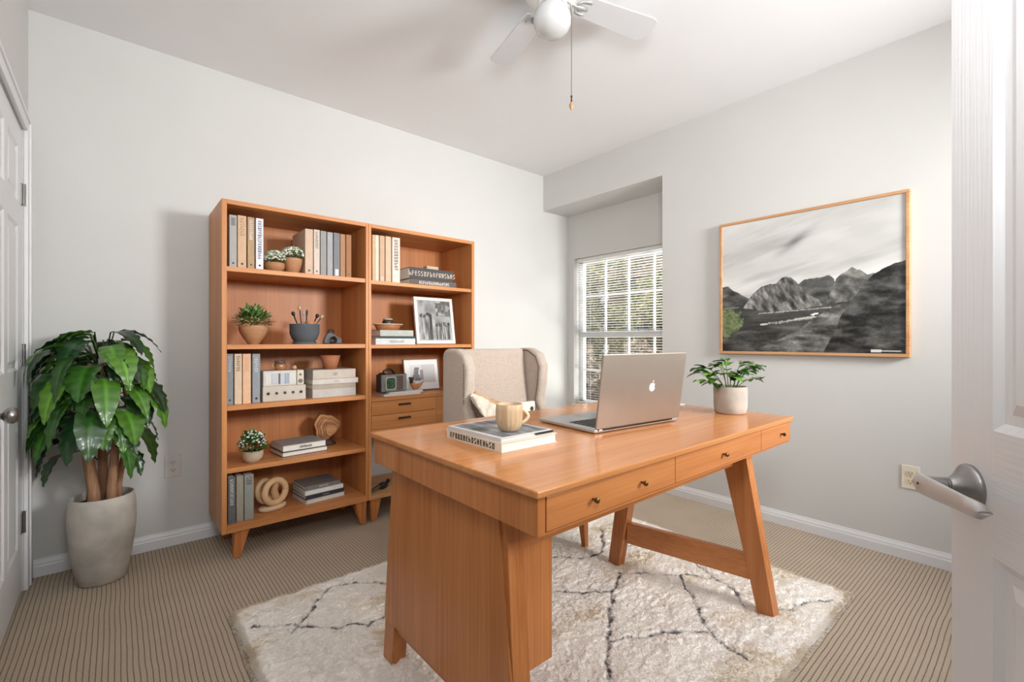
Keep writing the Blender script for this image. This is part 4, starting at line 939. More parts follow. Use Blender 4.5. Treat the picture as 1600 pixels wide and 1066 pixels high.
# ------------------------------------------------------------------ shelf ornaments
# tool pot on second shelf
Yp = BY0 + .10; Xp = xs(476, Yp); tp = Xp * FX + Yp * FY; rp = 21.5 * tp / 722; hp = 31 * tp / 722
o = thing('utensil_pot', 'slate grey round pot holding brushes and tools on the second shelf', 'pot', (Xp, Yp, S2))
smooth_by_angle(MB().lathe([(.001, 0), (rp * .80, 0), (rp * .82, .012), (rp * .70, .015), (rp * .86, .030), (rp, .06), (rp, hp), (rp * .92, hp), (rp * .9, hp * .5), (.001, hp * .4)], (Xp, Yp, S2), 40).build('pot', M_GREYPOT, o), 40)
for k, (dx, lean, L, kind, lab) in enumerate([(-.030, -.35, .125, 'spoon', 'black spoon-headed tool leaning left in the slate pot'), (-.018, -.10, .155, 'brush', 'brush with a pale rounded tip, tallest in the slate pot'), (-.004, -.02, .125, 'rod', 'silver rod standing upright in the middle of the slate pot'), (.010, .04, .130, 'rod', 'dark rod beside the silver one in the slate pot'), (.034, .42, .120, 'spoon', 'black tool leaning right in the slate pot'), (.040, .60, .128, 'brush', 'thin brush with pale tip leaning furthest right in the slate pot')]):
    x0 = Xp + dx; z0 = S2 + hp * .55; d = Vector((math.sin(lean), 0, math.cos(lean))); p0 = Vector((x0 - .3 * dx, Yp, z0)); p1 = p0 + d * L
    col = [(30, 28, 28), (70, 62, 56), (170, 166, 160), (60, 54, 50), (32, 30, 30), (90, 76, 64)][k]
    t_ = thing('brush' if kind == 'brush' else 'tool', lab, 'tool', tuple(p0), 0, 'tools in the slate pot')
    MB().tube([p0, p0.lerp(p1, .8)], .0035, 8).build('handle', plain(col, .4), t_, smooth=True)
    hd = MB().tube([p0.lerp(p1, .8), p0.lerp(p1, .86), p0.lerp(p1, .95), p1], [.004, .009 if kind != 'rod' else .006, .010 if kind != 'rod' else .006, .003], 10)
    hd.build('tip', plain((196, 160, 130) if kind == 'brush' else col, .5), t_, smooth=True)
xt = Xp + .022
tc_ = thing('terracotta_cup', 'small terracotta cup nested in the mouth of the slate pot', 'cup', (xt, Yp - .02, S2 + hp * .8))
MB().lathe([(.001, 0), (.014, 0), (.026, .040), (.023, .040), (.012, .004), (.001, .004)], (xt, Yp - .02, S2 + hp * .8), 24).build('cup', plain((190, 128, 84), .7), tc_, smooth=True)
# camera ornament
Yc = BY0 + .09; Xc = xs(519, Yc)
o = thing('camera_ornament', 'small dark metal camera-like ornament at the right end of the second shelf', 'ornament', (Xc, Yc, S2), R(-15))
MB().prism([(-.050, 0), (.052, 0), (.050, .020), (.012, .058), (-.012, .070), (-.030, .062), (-.048, .025)], 1, -.022, .022).build('body', plain((84, 84, 88), .35, .6), o, world=False, bevel=.006)
MB().lathe([(.001, .02), (.020, .02), (.021, .034), (.016, .036), (.014, .030), (.001, .030)], (.004, 0, .024), 24, M=Mh).build('lens', plain((50, 44, 42), .2, .6), o, world=False, smooth=True)
MB().tube([(-.025, 0, .06), (-.02, 0, .08), (.0, 0, .083), (.012, 0, .068)], .004, 8).build('carry_loop', M_BLACK, o, world=False, smooth=True)
MB().tube([(.012, -.02, .05), (.05, -.02, .022)], .003, 8).build('bright_lever', M_STEEL, o, world=False)
# beige radio set on middle shelf: two units
Yr = BY0 + .05
xa_, xb2 = xs(410.5, Yr), xs(478, Yr); zr = S3; hr_ = .080
o = thing('stereo_base', 'beige metal box with five round sockets on the middle shelf', 'radio', ((xa_ + xb2) / 2, Yr, zr))
MB().box(xa_, xb2, Yr, Yr + .14, zr, zr + hr_).build('case', plain((196, 186, 172), .5), o, bevel=.003)
for k in range(5):
    x = xa_ + (xb2 - xa_) * (.12 + .19 * k)
    MB().lathe([(.0001, 0), (.0075, 0), (.0075, .003), (.0045, .003), (.0045, .001), (.0001, .001)], (x, Yr, zr + .042), 16, M=Mh).build('socket', plain((70, 64, 60), .4) if k in (1, 2, 3) else M_BLACK, o)
zr2 = zr + hr_ + .0005; xc_ = xs(464, Yr)
o = thing('radio', 'beige radio with pale ribbed panels standing on the five-socket box', 'radio', ((xa_ + xc_) / 2, Yr, zr2))
MB().box(xa_ + .002, xc_ - .002, Yr, Yr + .13, zr2, zr2 + .080).build('case', plain((206, 198, 186), .5), o, bevel=.003)
xw = xc_ - xa_
for k, (a, b, c) in enumerate([(.08, .22, (214, 212, 208)), (.27, .44, (190, 194, 200)), (.45, .50, (96, 88, 88)), (.51, .63, (188, 194, 206)), (.64, .76, (160, 168, 180)), (.77, .95, (212, 210, 206))]):
    MB().box(xa_ + xw * a, xa_ + xw * b, Yr - .002, Yr + .001, zr2 + .010, zr2 + .066).build('panel', plain(c, .45, 0, .12, 90, mscale=(3, 1, .05)), o, bevel=.0008)
o = thing('clock_radio', 'narrow beige dial unit at the right end of the radio', 'radio', ((xc_ + xs(475, Yr)) / 2, Yr, zr2))
MB().box(xc_ + .001, xs(475, Yr), Yr, Yr + .13, zr2, zr2 + .080).build('case', plain((208, 198, 180), .5), o, bevel=.003)
for z_, r_ in ((.022, .011), (.056, .006)):
    MB().lathe([(.0001, 0), (r_, 0), (r_, .004), (r_ * .7, .005), (.0001, .005)], ((xc_ + xs(475, Yr)) / 2, Yr, zr2 + z_), 18, M=Mh).build('dial', plain((120, 108, 98), .4), o)
# amber tea pot on radio
zt_ = zr2 + .080; Xt = xs(438, Yr + .05); Yt = Yr + .055
o = thing('glass_teapot', 'tiny amber glass teapot with a dark lid on top of the beige radio', 'teapot', (Xt, Yt, zt_))
MB().lathe([(.001, 0), (.020, 0), (.029, .012), (.030, .026), (.022, .038), (.001, .038)], (Xt, Yt, zt_), 28).build('body', plain((164, 112, 74), .2, 0, .2, coat=.5), o, smooth=True)
MB().lathe([(.001, .038), (.027, .038), (.028, .048), (.024, .051), (.001, .052)], (Xt, Yt, zt_), 28).build('lid', plain((92, 84, 80), .4), o, smooth=True)
MB().tube([(Xt - .026, Yt, zt_ + .010), (Xt - .038, Yt, zt_ + .024), (Xt - .042, Yt, zt_ + .036)], [.006, .004, .004], 10).build('spout', plain((196, 150, 112), .3), o, smooth=True)
MB().tube([(Xt + .026, Yt, zt_ + .034), (Xt + .038, Yt, zt_ + .030), (Xt + .038, Yt, zt_ + .014), (Xt + .026, Yt, zt_ + .010)], .003, 8).build('handle', plain((150, 110, 80), .3), o, smooth=True)
Xs_ = xs(460, Yr + .05)
tag(MB().ball((Xs_, Yr + .05, zt_ + .0125), .012, 8, sz=1.0).build('glass_bead', plain((206, 172, 140), .2), None, loc=(Xs_, Yr + .05, zt_), smooth=True), 'small amber bead on the beige radio, right of the teapot', 'ornament')
# terracotta bowl
Xb = xs(516, YS + .08); Yb_ = YS + .08
tag(MB().lathe([(.001, 0), (.034, 0), (.046, .040), (.056, .078), (.051, .078), (.032, .008), (.001, .008)], (Xb, Yb_, ZK3 + .0005), 36).build('terracotta_bowl', plain((176, 112, 76), .75, 0, .12, 20), None, loc=(Xb, Yb_, ZK3), smooth=True), 'terracotta bowl sitting on the middle shelf book stack', 'bowl')
# wood slice ornament
Yw = BY0 + .24; Xw = xs(510, Yw)
o = thing('carved_wood_ornament', 'carved burl wood slice with ridged rings standing behind the fourth shelf books', 'ornament', (Xw, Yw, S4), R(-10))
rr = random.Random(4)
for k in range(5):
    s = 1 - k * .14; pts = []
    for i in range(28):
        a = 2 * math.pi * i / 28; r = .070 * s * (1 + .10 * math.sin(3 * a + 1) + .05 * math.sin(7 * a))
        pts.append((r * math.cos(a) * 1.0 + k * .005, .108 + r * math.sin(a) * 1.08 - k * .004))
    mbk = MB().prism(pts, 1, -.010 - k * .006, .030 - k * .004)
    mbk.build('carved_ring', wood(0, *[((206, 156, 106), (150, 100, 60)), ((186, 126, 78), (120, 74, 42))][k % 2], .5, 2), o, world=False, bevel=.002)
MB().lathe([(.001, 0), (.055, 0), (.055, .012), (.03, .024), (.02, .045), (.001, .045)], (0, 0, 0), 28, sy=.6).build('stand', plain((60, 44, 34), .5), o, world=False, smooth=True)
# ring sculpture
Yv = BY0 + .12; Xv = xs(427, Yv)
o = thing('ring_sculpture', 'sandy ceramic sculpture of two interlocked rings on the bottom shelf', 'sculpture', (Xv, Yv, S5), R(18))
M_SAND = plain((214, 176, 132), .7, 0, .08, 12)
N = 48; rr_ = []
MB().tube([(.058 * math.cos(a), -.018, .098 + .060 * math.sin(a)) for a in [2 * math.pi * i / N for i in range(N + 1)]], .0170, 14).build('front_ring', M_SAND, o, world=False, smooth=True)
MB().tube([(-.030 + .040 * math.cos(a), .026 + .012 * math.sin(a), .100 + .052 * math.sin(a)) for a in [2 * math.pi * i / N for i in range(N + 1)]], .0155, 14).build('back_ring', M_SAND, o, world=False, smooth=True)
MB().tube([(.045, -.018, .15), (.03, -.012, .16), (.012, -.008, .145), (0, -.004, .10), (.012, -.002, .055), (.035, -.004, .035)], [.006, .010, .014, .020, .022, .012], 14).build('twist', plain((196, 154, 112), .7), o, world=False, smooth=True)
MB().lathe([(.001, 0), (.060, 0), (.072, .008), (.074, .020), (.060, .026), (.001, .022)], (-.005, 0, 0), 36, sy=.62).build('base_coil', plain((220, 190, 152), .7), o, world=False, smooth=True)

# right bookcase, on the cabinet top
g_ = 'magazines on the cabinet top'; Ym = BY0 + .02
flat((xs(590, Ym) + xs(668, Ym)) / 2, Ym + .075, QC, .255, .14, .012, (214, 214, 216), 'lower white magazine under the green-faced clock radio', g_, spine=False)
flat((xs(598, Ym) + xs(671, Ym)) / 2, Ym + .072, QC + .0125, .24, .135, .010, (232, 232, 234), 'upper white magazine directly beneath the green-faced clock radio', g_, rz=R(1.5), spine=False)
ZM2 = QC + .0225; Yq = Ym + .02; xq0, xq1 = xs(594, Yq), xs(637, Yq); wq = xq1 - xq0
o = thing('table_clock_radio', 'dark clock radio with a rounded green screen on the white magazines', 'clock radio', ((xq0 + xq1) / 2, Yq, ZM2), R(6))
MB().box(-wq / 2, wq / 2, .0, .06, .001, .110).build('case', plain((62, 62, 60), .4), o, world=False, bevel=.006)
MB().box(-wq / 2 + .003, wq / 2 - .003, -.003, .001, .005, .107).build('face_plate', plain((150, 150, 144), .35, .4), o, world=False, bevel=.003)
MB().prism([(-.026 + .036 * max(-1, min(1, 1.25 * math.cos(a))), .054 + .040 * max(-1, min(1, 1.2 * math.sin(a)))) for a in [2 * math.pi * k / 28 for k in range(28)]], 1, -.0055, -.002).build('bezel', plain((190, 194, 188), .4), o, world=False)
MB().prism([(-.026 + .030 * max(-1, min(1, 1.25 * math.cos(a))), .054 + .034 * max(-1, min(1, 1.2 * math.sin(a)))) for a in [2 * math.pi * k / 28 for k in range(28)]], 1, -.0065, -.005).build('screen', plain((66, 92, 74), .15, 0, .5, 90), o, world=False)
MB().box(.018, .062, -.0055, -.002, .010, .100).build('speaker_grille', plain((104, 88, 78), .7, 0, .4, 160), o, world=False, bevel=.002)
MB().tube([(-.06, .03, .105), (-.055, .03, .130), (-.03, .03, .140), (.0, .03, .138), (.02, .03, .112)], .007, 10).build('handle', M_BLACK, o, world=False, smooth=True)
MB().lathe([(.001, -.03), (.03, -.03), (.03, .0), (.001, .0)], (-.055, .03, .09), 24, M=Matrix.Rotation(R(90), 4, 'X')).build('side_knob', M_BLACK, o, world=False, smooth=False)
# whale tail ornament
Ye = Ym + .045; Xe = xs(650, Ye)
o = thing('wooden_tail_ornament', 'small tan wooden ornament with a curved tail in front of the pale print', 'ornament', (Xe, Ye, ZM2), 0)
MB().tube([(-.030, 0, .062), (-.026, 0, .040), (-.012, 0, .022), (.012, 0, .022), (.035, 0, .034), (.055, 0, .050)], [.008, .016, .0205, .017, .009, .003], 14).build('body', wood(0, (206, 142, 92), (170, 108, 64), .5, 2), o, world=False, smooth=True)
MB().lathe([(.001, .04), (.012, .044), (.014, .07), (.018, .072), (.018, .082), (.001, .084)], (-.033, 0, 0), 20).build('dark_cap', plain((72, 66, 62), .4), o, world=False, smooth=True)
# dark bird ornament in the lower compartment
Yo = BY0 + .09; Xo = xs(598, Yo); Zo = BZ0 + .022
o = thing('bird_ornament', 'small black bird-shaped ornament lying in the open bay below the drawers', 'ornament', (Xo, Yo, Zo), R(20))
MB().ball((0, 0, .022), .022, 10, sx=1.9, sz=.95).ball((.045, 0, .040), .013, 8).build('body', M_BLACK, o, world=False, smooth=True)
MB().tube([(.055, 0, .042), (.075, 0, .038)], [.006, .001], 8).build('beak', plain((150, 130, 100), .5), o, world=False)
MB().prism([(-.03, .02), (-.11, .006), (-.10, .018), (-.03, .034)], 1, -.012, .012).build('tail', plain((96, 84, 74), .5), o, world=False, bevel=.002)

# ------------------------------------------------------------------ wing chair
CX0, CX1, CYB = 1.305, 1.875, 2.09
ch_ = thing('wingback_chair', 'beige linen wingback armchair behind the desk, facing the camera', 'chair', ((CX0 + CX1) / 2, CYB - .3, 0))
ZC = 1.040
def bend(side):
    x_in, x_out = (CX0 + .062, CX0) if side < 0 else (CX1 - .062, CX1)
    prof = [(CYB, .22), (CYB + .0, ZC - .03), (CYB - .03, ZC), (CYB - .13, ZC), (CYB - .20, ZC - .03), (CYB - .235, ZC - .10), (CYB - .225, ZC - .20), (CYB - .205, ZC - .29), (CYB - .235, ZC - .345), (CYB - .33, ZC - .365), (CYB - .52, ZC - .375), (CYB - .56, ZC - .41), (CYB - .565, .22)]
    n = len(prof); P = []
    steps = [(x_out, 0, 1.0), (x_out, 0, 1.0)]
    m = MB(); A = [(x_out, y, z) for y, z in prof]; B = [(x_in, y, z) for y, z in prof]
    m.add(A + B, [tuple(range(n)) if side < 0 else tuple(range(n))[::-1], tuple(range(n, 2 * n))[::-1] if side < 0 else tuple(range(n, 2 * n))] + [(i, (i + 1) % n, n + (i + 1) % n, n + i) if side > 0 else (n + i, n + (i + 1) % n, (i + 1) % n, i) for i in range(n)])
    o = m.build('wing', M_LINEN2 if side < 0 else M_LINEN, ch_, bevel=.024, seg=5, smooth=True)
    # piping along the inner front edge
    pts = [(x_in + (-.004 if side < 0 else .004) * -1, y, z) for y, z in prof[2:12]]
    MB().tube([(x_in + (.001 if side < 0 else -.001), y - .0, z - .008) for y, z in [(CYB - .05, ZC - .004)] + [(CYB - .12, ZC - .006), (CYB - .185, ZC - .040), (CYB - .21, ZC - .10), (CYB - .20, ZC - .20), (CYB - .182, ZC - .29), (CYB - .22, ZC - .36), (CYB - .33, ZC - .385)]], .0035, 8).build('piping', plain((150, 134, 118), .8) if side < 0 else plain((96, 82, 72), .8), o, smooth=True)
    return o
wl_ = bend(-1); wr_ = bend(1)
nail = MB()
for k in range(16): nail.ball((CX0 - .0005, CYB - .205, ZC - .08 - k * .0125), .0032, 5)
nail.build('nailhead_row', M_BRASS, wl_)
bk = MB().hexa([(CX0 + .058, CYB - .16, .46), (CX1 - .058, CYB - .16, .46), (CX1 - .058, CYB - .005, .40), (CX0 + .058, CYB - .005, .40)],
               [(CX0 + .058, CYB - .085, ZC - .004), (CX1 - .058, CYB - .085, ZC - .004), (CX1 - .058, CYB - .005, ZC - .004), (CX0 + .058, CYB - .005, ZC - .004)])
bk.build('backrest', M_LINEN, ch_, bevel=.018, seg=4, smooth=True)
MB().box(CX0 + .060, CX1 - .060, CYB - .56, CYB - .02, .22, .37).build('seat_base', M_LINEN, ch_, bevel=.01)
MB().box(CX0 + .064, CX1 - .064, CYB - .60, CYB - .155, .371, .49).build('seat_cushion', M_LINEN2, ch_, bevel=.03, seg=5, smooth=True)
for x in (CX0 + .05, CX1 - .05):
    for y, dy in ((CYB - .05, .03), (CYB - .52, -.02)):
        MB().hexa([(x - .012, y + dy - .012, max(.001, rug_z(x, y + dy) - .004)), (x + .012, y + dy - .012, max(.001, rug_z(x, y + dy) - .004)), (x + .012, y + dy + .012, max(.001, rug_z(x, y + dy) - .004)), (x - .012, y + dy + .012, max(.001, rug_z(x, y + dy) - .004))],
                  [(x - .022, y - .022, .222), (x + .022, y - .022, .222), (x + .022, y + .022, .222), (x - .022, y + .022, .222)]).build('leg', DK2, ch_, bevel=.002)
# throw over the left arm
def cloth(name, mat, label, cx, cy, lx, ly, rot, zlo, zhi, seed, group):
    nu, nv = 46, 40; u, v = np.meshgrid(np.linspace(0, 1, nu), np.linspace(0, 1, nv), indexing='ij')
    a = (u - .5) * lx + (fbm(v * 4, u * 2, seed + 5) - .5) * .03; b = (v - .5) * ly + (fbm(u * 4, v * 2, seed) - .5) * .03
    X = cx + a * math.cos(rot) - b * math.sin(rot); Y = cy + a * math.sin(rot) + b * math.cos(rot)
    fold = np.abs(np.sin(v * 7.5 + fbm(u * 3, v * 2, seed) * 4 + u * 1.2))
    Z = zhi + (zlo - zhi) * u + .030 * fold + .030 * (fbm(u * 5 + v * 2, v * 3, seed + 2) - .5) - .05 * np.abs(v - .5) ** 1.5 * 4 * .5
    X = np.maximum(X, CX0 + .004)
    o = MB().grid(np.stack([X, Y, Z], -1)).build(name, mat, None, loc=(cx, cy, zlo), smooth=True, solid=.010, sub=1)
    tag(o, label, 'blanket', group); return o
cloth('throw_blanket', M_THROW, 'rumpled cream throw blanket draped over the left arm of the wing chair', CX0 + .085, CYB - .33, .24, .17, R(-50), .695, .800, 3, 'throws on the chair arm')
cloth('throw_blanket', M_THROW2, 'folded tan throw blanket heaped beside the cream one on the wing chair', CX0 + .165, CYB - .27, .24, .12, R(-50), .695, .790, 8, 'throws on the chair arm')
# white card folder with a dark round spot standing on the seat
o = thing('card_folder', 'white card folder with a dark round spot standing on the chair seat behind the mug', 'folder', (1.60, 1.775, .49), R(0))
MB().box(-.085, .085, 0, .022, 0, .272).build('sleeve', plain((226, 220, 206), .6), o, world=False, bevel=.002)
MB().lathe([(.0001, 0), (.012, 0), (.012, .001), (.0001, .001)], (.062, 0, .235), 20, M=Mh).build('round_spot', plain((60, 64, 56), .4), o, world=False)

# ------------------------------------------------------------------ desk items
def bookx(x0, x1, y0, y1, z, h, col, label, group, rz, cover_art=False):
    o = thing('book', label, 'book', (x0, y0, z), rz, group); w = x1 - x0; d = y1 - y0; t = .0022
    MB().box(0, w, 0, d, 0, t).box(0, w, 0, d, h - t, h).box(0, t, 0, d, t, h - t).build('cover', plain(col, .5, 0, .03), o, world=False, bevel=.0006)
    MB().box(t, w - .004, .004, d - .004, t, h - t).build('pages', M_PAPER, o, world=False)
    if cover_art:
        u, v = np.meshgrid(np.linspace(0, 1, 90), np.linspace(0, 1, 100), indexing='ij')
        g = 120 + 190 * (fbm(u * 3 + 2, v * 4, 81, 5) - .5) - 45 * (fbm(u * 9, v * 2, 83) > .55); g = np.clip(g, 40, 225) / 255; g = ((g + .055) / 1.055) ** 2.4
        MB().grid(np.stack([.014 + u * (w - .022), .010 + v * (d - .02), np.full_like(u, h + .0006)], -1), np.stack([g, g, g * 1.03], -1)).build('cover_photo', M_PRINT, o, world=False)
    return o
dxs = .782; zz = ZT
b1 = bookx(dxs, .995, .953, 1.222, zz, .027, (224, 214, 196), 'thick cream book with black spine letters, lower of two on the desk', 'books under the mug', R(0))
M = Matrix.Translation((-.0001, .248, .0055)) @ Matrix.Rotation(R(-90), 4, 'Z') @ Matrix.Diagonal((1.22, 1, 1, 1))
place_glyphs(16, .0158, 77, b1, plain((40, 36, 36), .5), M, 'spine_lettering')
b2 = bookx(dxs + .004, .985, .960, 1.215, zz + .0274, .0105, (206, 204, 202), 'thinner book with a black and white photo cover, under the mug', 'books under the mug', R(1), True)
ribbon = MB().box(.130, .202, -.0012, .0, .0022, .0083).build('dark_band', M_BLACK, b2, world=False)
ZB = ZT + .0274 + .0105 + .0012
mx_, my_ = .868, 1.022
mug = thing('mug', 'wood-toned fluted mug standing on the desk books', 'mug', (mx_, my_, ZB))
m = MB(); prof = [(.001, 0), (.022, 0), (.031, .008), (.0375, .022), (.0395, .040), (.0395, .060), (.0385, .078), (.0372, .0795), (.0358, .078), (.0365, .055), (.034, .020), (.020, .006), (.001, .005)]
vs = []; n = 72
for i, (r, z) in enumerate(prof):
    for k in range(n):
        a = 2 * math.pi * k / n; rr2 = r + (.0007 * math.cos(a * 18) if 2 <= i <= 5 else 0); vs.append((mx_ + rr2 * math.cos(a), my_ + rr2 * math.sin(a), ZB + z))
fs = [(i * n + k, i * n + (k + 1) % n, (i + 1) * n + (k + 1) % n, (i + 1) * n + k) for i in range(len(prof) - 1) for k in range(n)] + [tuple(range(n))[::-1]]
m.add(vs, fs); m.build('cup', wood(2, (212, 188, 156), (176, 146, 110), .45, 3, 'pale_wood'), mug, smooth=True)
ha = ang0 - .15
pts = [(mx_ + math.cos(ha) * (.036 + .019 * math.sin(math.pi * s)), my_ + math.sin(ha) * (.036 + .019 * math.sin(math.pi * s)), ZB + .066 - .042 * s) for s in [i / 12 for i in range(13)]]
MB().tube(pts, .0045, 10).build('handle', plain((226, 208, 172), .5), mug, smooth=True)
# laptop: local origin hinge left end, +x along hinge, +y toward the keyboard
lp = thing('laptop', 'open silver laptop on the desk, white fruit logo on its lid', 'laptop', (1.166, .952, ZT), R(-5.2))
LW, LD = .438, .285; M_ALU = plain((170, 158, 146), .42, .8, .02); M_ALU2 = plain((190, 186, 182), .4, .7, .02)
MB().prism([(0, 0), (LW, 0), (LW, LD), (0, LD)], 2, .0025, .0135).build('base', M_ALU2, lp, world=False, bevel=.003)
MB().box(.01, LW - .01, .01, LD - .01, 0.0002, .0027).build('underside', M_BLACK, lp, world=False)
ky = MB()
for r_ in range(6):
    for c_ in range(14):
        x = .035 + c_ * .0266; y = .035 + r_ * .0205
        if r_ == 5 and 4 <= c_ <= 8: continue
        ky.box(x, x + .0225, y, y + .0168, .0136, .0156)
ky.box(.035 + 4 * .0266, .035 + 9 * .0266 - .004, .035 + 5 * .0205, .0168 + .035 + 5 * .0205, .0136, .0156)
ky.build('keyboard', plain((40, 40, 42), .5), lp, world=False)
MB().box(.15, .29, .178, .262, .0133, .0139).build('trackpad', plain((150, 148, 146), .3, .5), lp, world=False)
th = math.atan2(.034, .245)
ML = Matrix.Translation((0, 0, .0135)) @ Matrix.Rotation(th, 4, 'X')
lid = MB(); lid.box(0, LW, -.007, 0, .002, .248, ML); lid = lid.build('lid', M_ALU, lp, world=False, bevel=.003)
MB().box(.008, LW - .008, .0002, .0014, .012, .240, ML).build('screen', plain((22, 22, 24), .15), lid, world=False)
MB().box(.04, LW - .04, -.006, .003, -.003, .003, ML).build('hinge_bar', M_BLACK, lid, world=False)
MB().lathe([(.0001, 0), (.0035, 0), (.0035, .0006), (.0001, .0006)], (.018, .0, .012), 10, M=Mh).build('port', M_BLACK, lp, world=False)
# fruit logo: body with a bite on the right, leaf above
def apple_pts():
    P = []; n = 60
    for i in range(n):
        a = math.pi / 2 + 2 * math.pi * i / n; x = math.cos(a); y = math.sin(a)
        r = 1.0 + .06 * math.cos(2 * a) * -1
        px2 = x * 1.0 * (1.0 if y > 0 else 1 - .20 * y * y); py2 = y * 1.02
        py2 -= .22 * math.exp(-(x / .28) ** 2) * (1 if y > 0 else 0); py2 += .13 * math.exp(-(x / .22) ** 2) * (1 if y < 0 else 0)
        d = math.hypot(px2 - 1.15, py2 - .18)
        if d < .48:
            ux, uy = (px2 - 1.15) / d, (py2 - .18) / d
            px2, py2 = 1.15 - .48 * abs(ux) if False else 1.15 + .48 * ux * (1 if ux < 0 else -1), .18 + .48 * uy
        P.append((px2, py2))
    return P
sc_ = .0155; lx, lz = .258, .128
lg = MB(); pts = [(lx + a * sc_, lz + b * sc_) for a, b in apple_pts()]
def pr_y(m, pts, y0, y1):
    n = len(pts); vs = [tuple(ML @ Vector((a, y0, b))) for a, b in pts] + [tuple(ML @ Vector((a, y1, b))) for a, b in pts]
    m.add(vs, [tuple(range(n)), tuple(range(n, 2 * n))[::-1]] + [(i, (i + 1) % n, n + (i + 1) % n, n + i) for i in range(n)])
pr_y(lg, pts, -.0078, -.0068)
pr_y(lg, [(lx + sc_ * (.05 + .34 * s), lz + sc_ * (1.0 + .62 * s + .16 * math.sin(math.pi * s))) for s in [i / 8 for i in range(9)]] + [(lx + sc_ * (.05 + .34 * s), lz + sc_ * (1.0 + .62 * s - .20 * math.sin(math.pi * s))) for s in [i / 8 for i in range(7, 0, -1)]], -.0078, -.0068)
lg.build('logo', plain((236, 234, 236), .3), lid, world=False)
# eyeglasses at the back of the desk
GLS = .7
gl_ = thing('eyeglasses', 'thin gold-rimmed eyeglasses at the back edge of the desk behind the laptop', 'eyeglasses', (1.60, 1.405, ZT), R(-38))
M_GOLD = plain((196, 156, 84), .3, .9); gl_.scale = (GLS, GLS, GLS)
for s in (-1, 1):
    MB().tube([(s * .030 + .022 * math.cos(a), 0, .021 + .018 * math.sin(a)) for a in [2 * math.pi * i / 24 for i in range(25)]], .0014, 6).build('rim', M_GOLD, gl_, world=False, smooth=True)
    MB().tube([(s * .052, 0, .028), (s * .056, .03, .026), (s * .054, .10, .012), (s * .048, .12, .002)], .0013, 6).build('temple', M_GOLD, gl_, world=False, smooth=True)
MB().tube([(-.010, 0, .028), (0, -.002, .031), (.010, 0, .028)], .0014, 6).build('bridge', M_GOLD, gl_, world=False)
tag(MB().box(1.945, 2.035, 1.12, 1.25, ZT + .0003, ZT + .004).build('paper_pad', plain((226, 220, 206), .8), None, loc=(1.99, 1.18, ZT), bevel=.0008), 'small white paper pad on the desk behind the laptop, near the right edge', 'notepad')

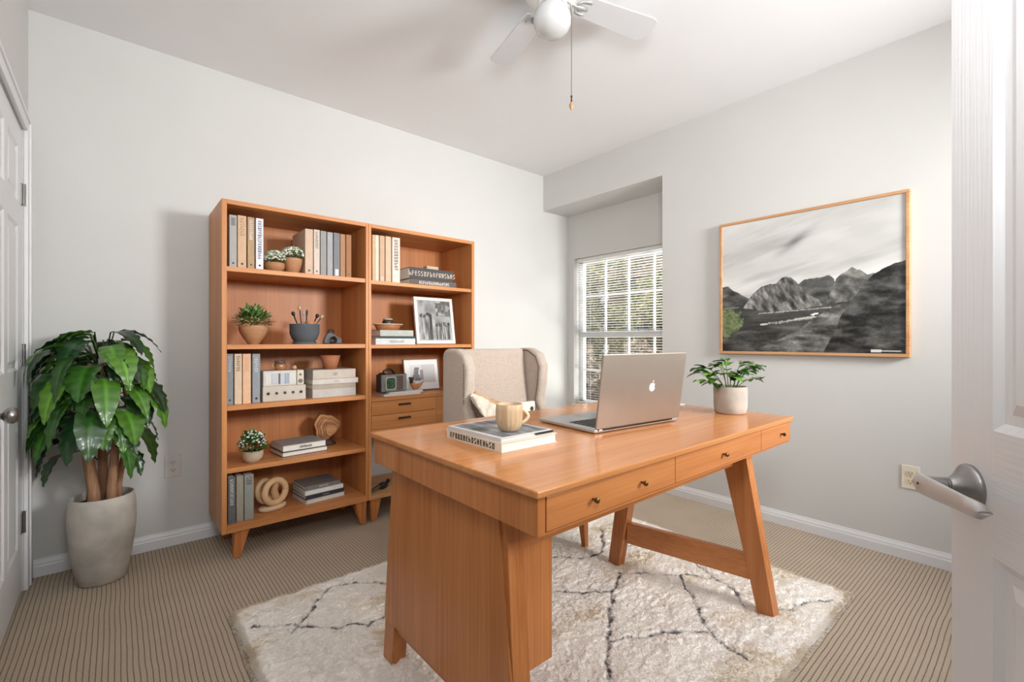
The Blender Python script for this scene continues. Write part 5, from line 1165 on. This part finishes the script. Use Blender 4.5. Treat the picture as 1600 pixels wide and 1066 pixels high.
# ------------------------------------------------------------------ garden outside the window
gd = MB().box(XW + .15, 20, -6, 20, -.35, -.15).build('garden_lawn', plain((120, 108, 78), .95, 0, .3, 6), None, loc=(8, 6, -.35)); gd['kind'] = 'structure'
def tree(loc, h, crown, seed, label, cols, nleaf, name='garden_tree', lsize=.11, trunk=.07):
    rr = random.Random(seed); o = thing(name, label, 'tree' if 'tree' in name else 'shrub', loc, 0)
    tk = MB(); top = Vector(loc) + Vector((0, 0, h * .75))
    tk.tube([loc, (loc[0] + .05, loc[1], loc[2] + h * .3), (loc[0] - .05, loc[1] + .05, loc[2] + h * .55), tuple(top)], [trunk, trunk * .8, trunk * .55, trunk * .2], 8)
    for i in range(7):
        a = rr.uniform(0, 6.28); z = rr.uniform(.3, .6) * h; L = crown[0] * .9
        tk.tube([(loc[0], loc[1], loc[2] + z), (loc[0] + L * .5 * math.cos(a), loc[1] + L * .5 * math.sin(a), loc[2] + z + .3), (loc[0] + L * math.cos(a), loc[1] + L * math.sin(a), loc[2] + z + .5)], [trunk * .4, trunk * .25, trunk * .08], 6)
    tk.build('trunk', plain((128, 108, 92), .9, 0, .3, 12), o, smooth=True)
    pts = []; col = []; fs = []; cl = [lin(c) for c in cols]
    blobs = [(rr.gauss(0, .45), rr.gauss(0, .45), rr.uniform(-.8, .9), rr.uniform(.28, .5)) for _ in range(26)]
    for i in range(nleaf):
        b = rr.choice(blobs); v = Vector((rr.gauss(0, 1), rr.gauss(0, 1), rr.gauss(0, 1))).normalized() * b[3] * rr.uniform(.6, 1)
        c = Vector((loc[0] + (b[0] + v.x) * crown[0], loc[1] + (b[1] + v.y) * crown[1], loc[2] + crown[2] + (b[2] + v.z) * crown[3]))
        a = Vector((rr.gauss(0, 1), rr.gauss(0, 1), rr.gauss(0, 1))).normalized(); b2 = a.cross(Vector((rr.gauss(0, 1), rr.gauss(0, 1), rr.gauss(0, 1)))).normalized(); L = lsize * rr.uniform(.6, 1.2)
        k = len(pts); pts += [tuple(c - a * L * .5), tuple(c + b2 * L * .25), tuple(c + a * L * .5), tuple(c - b2 * L * .25)]; fs.append((k, k + 1, k + 2, k + 3))
        q = rr.choice(cl); col += [q] * 4
    m = MB(); m.v = pts; m.f = fs; m.mi = [0] * len(fs); m.col = col; m.build('foliage', M_OUTLEAF, o)
OL = [(170, 170, 110), (190, 186, 132), (140, 146, 90), (206, 198, 156), (110, 116, 74)]
BRN = [(150, 132, 112), (176, 158, 136), (120, 100, 84), (104, 96, 72), (190, 176, 156)]
tree((7.4, 7.0, -.15), 3.6, (1.15, 1.1, 1.9, 1.0), 31, 'olive green leafy tree seen through the left window panes', OL, 9000)
tree((8.6, 5.2, -.15), 3.5, (1.25, 1.0, 1.75, .95), 32, 'yellow-green tree seen through the right window panes', OL, 9000)
tree((5.6, 5.0, -.15), 1.4, (.75, .7, .55, .55), 33, 'dry brown bushy shrub beyond the lower window panes', BRN, 9000, 'garden_shrub', .09, .03)
tree((6.3, 3.8, -.15), 1.4, (.75, .7, .6, .55), 34, 'pale brown shrub beyond the right lower window panes', BRN, 7000, 'garden_shrub', .09, .03)
tree((6.6, 5.9, -.15), 3.0, (.75, .7, 1.5, .95), 35, 'slim olive tree seen through the middle window panes', OL, 7000)
tree((8.9, 8.9, -.15), 4.2, (1.6, 1.3, 1.9, 1.5), 36, 'far tall olive tree filling the left window panes', OL, 9000, lsize=.16)
hs = thing('neighbour_house', 'neighbouring house with brown tiled roof beyond the trees, top right of the window', 'house', (12.5, 9.5, -.15))
MB().box(11.2, 14, 3.0, 8.6, -.15, 2.9).build('wall', plain((196, 178, 156), .8), hs)
MB().prism([(10.7, 2.85), (12.6, 3.7), (14.5, 2.85)], 1, 2.6, 9.0).build('roof', plain((104, 84, 72), .9, 0, .25, 8), hs)
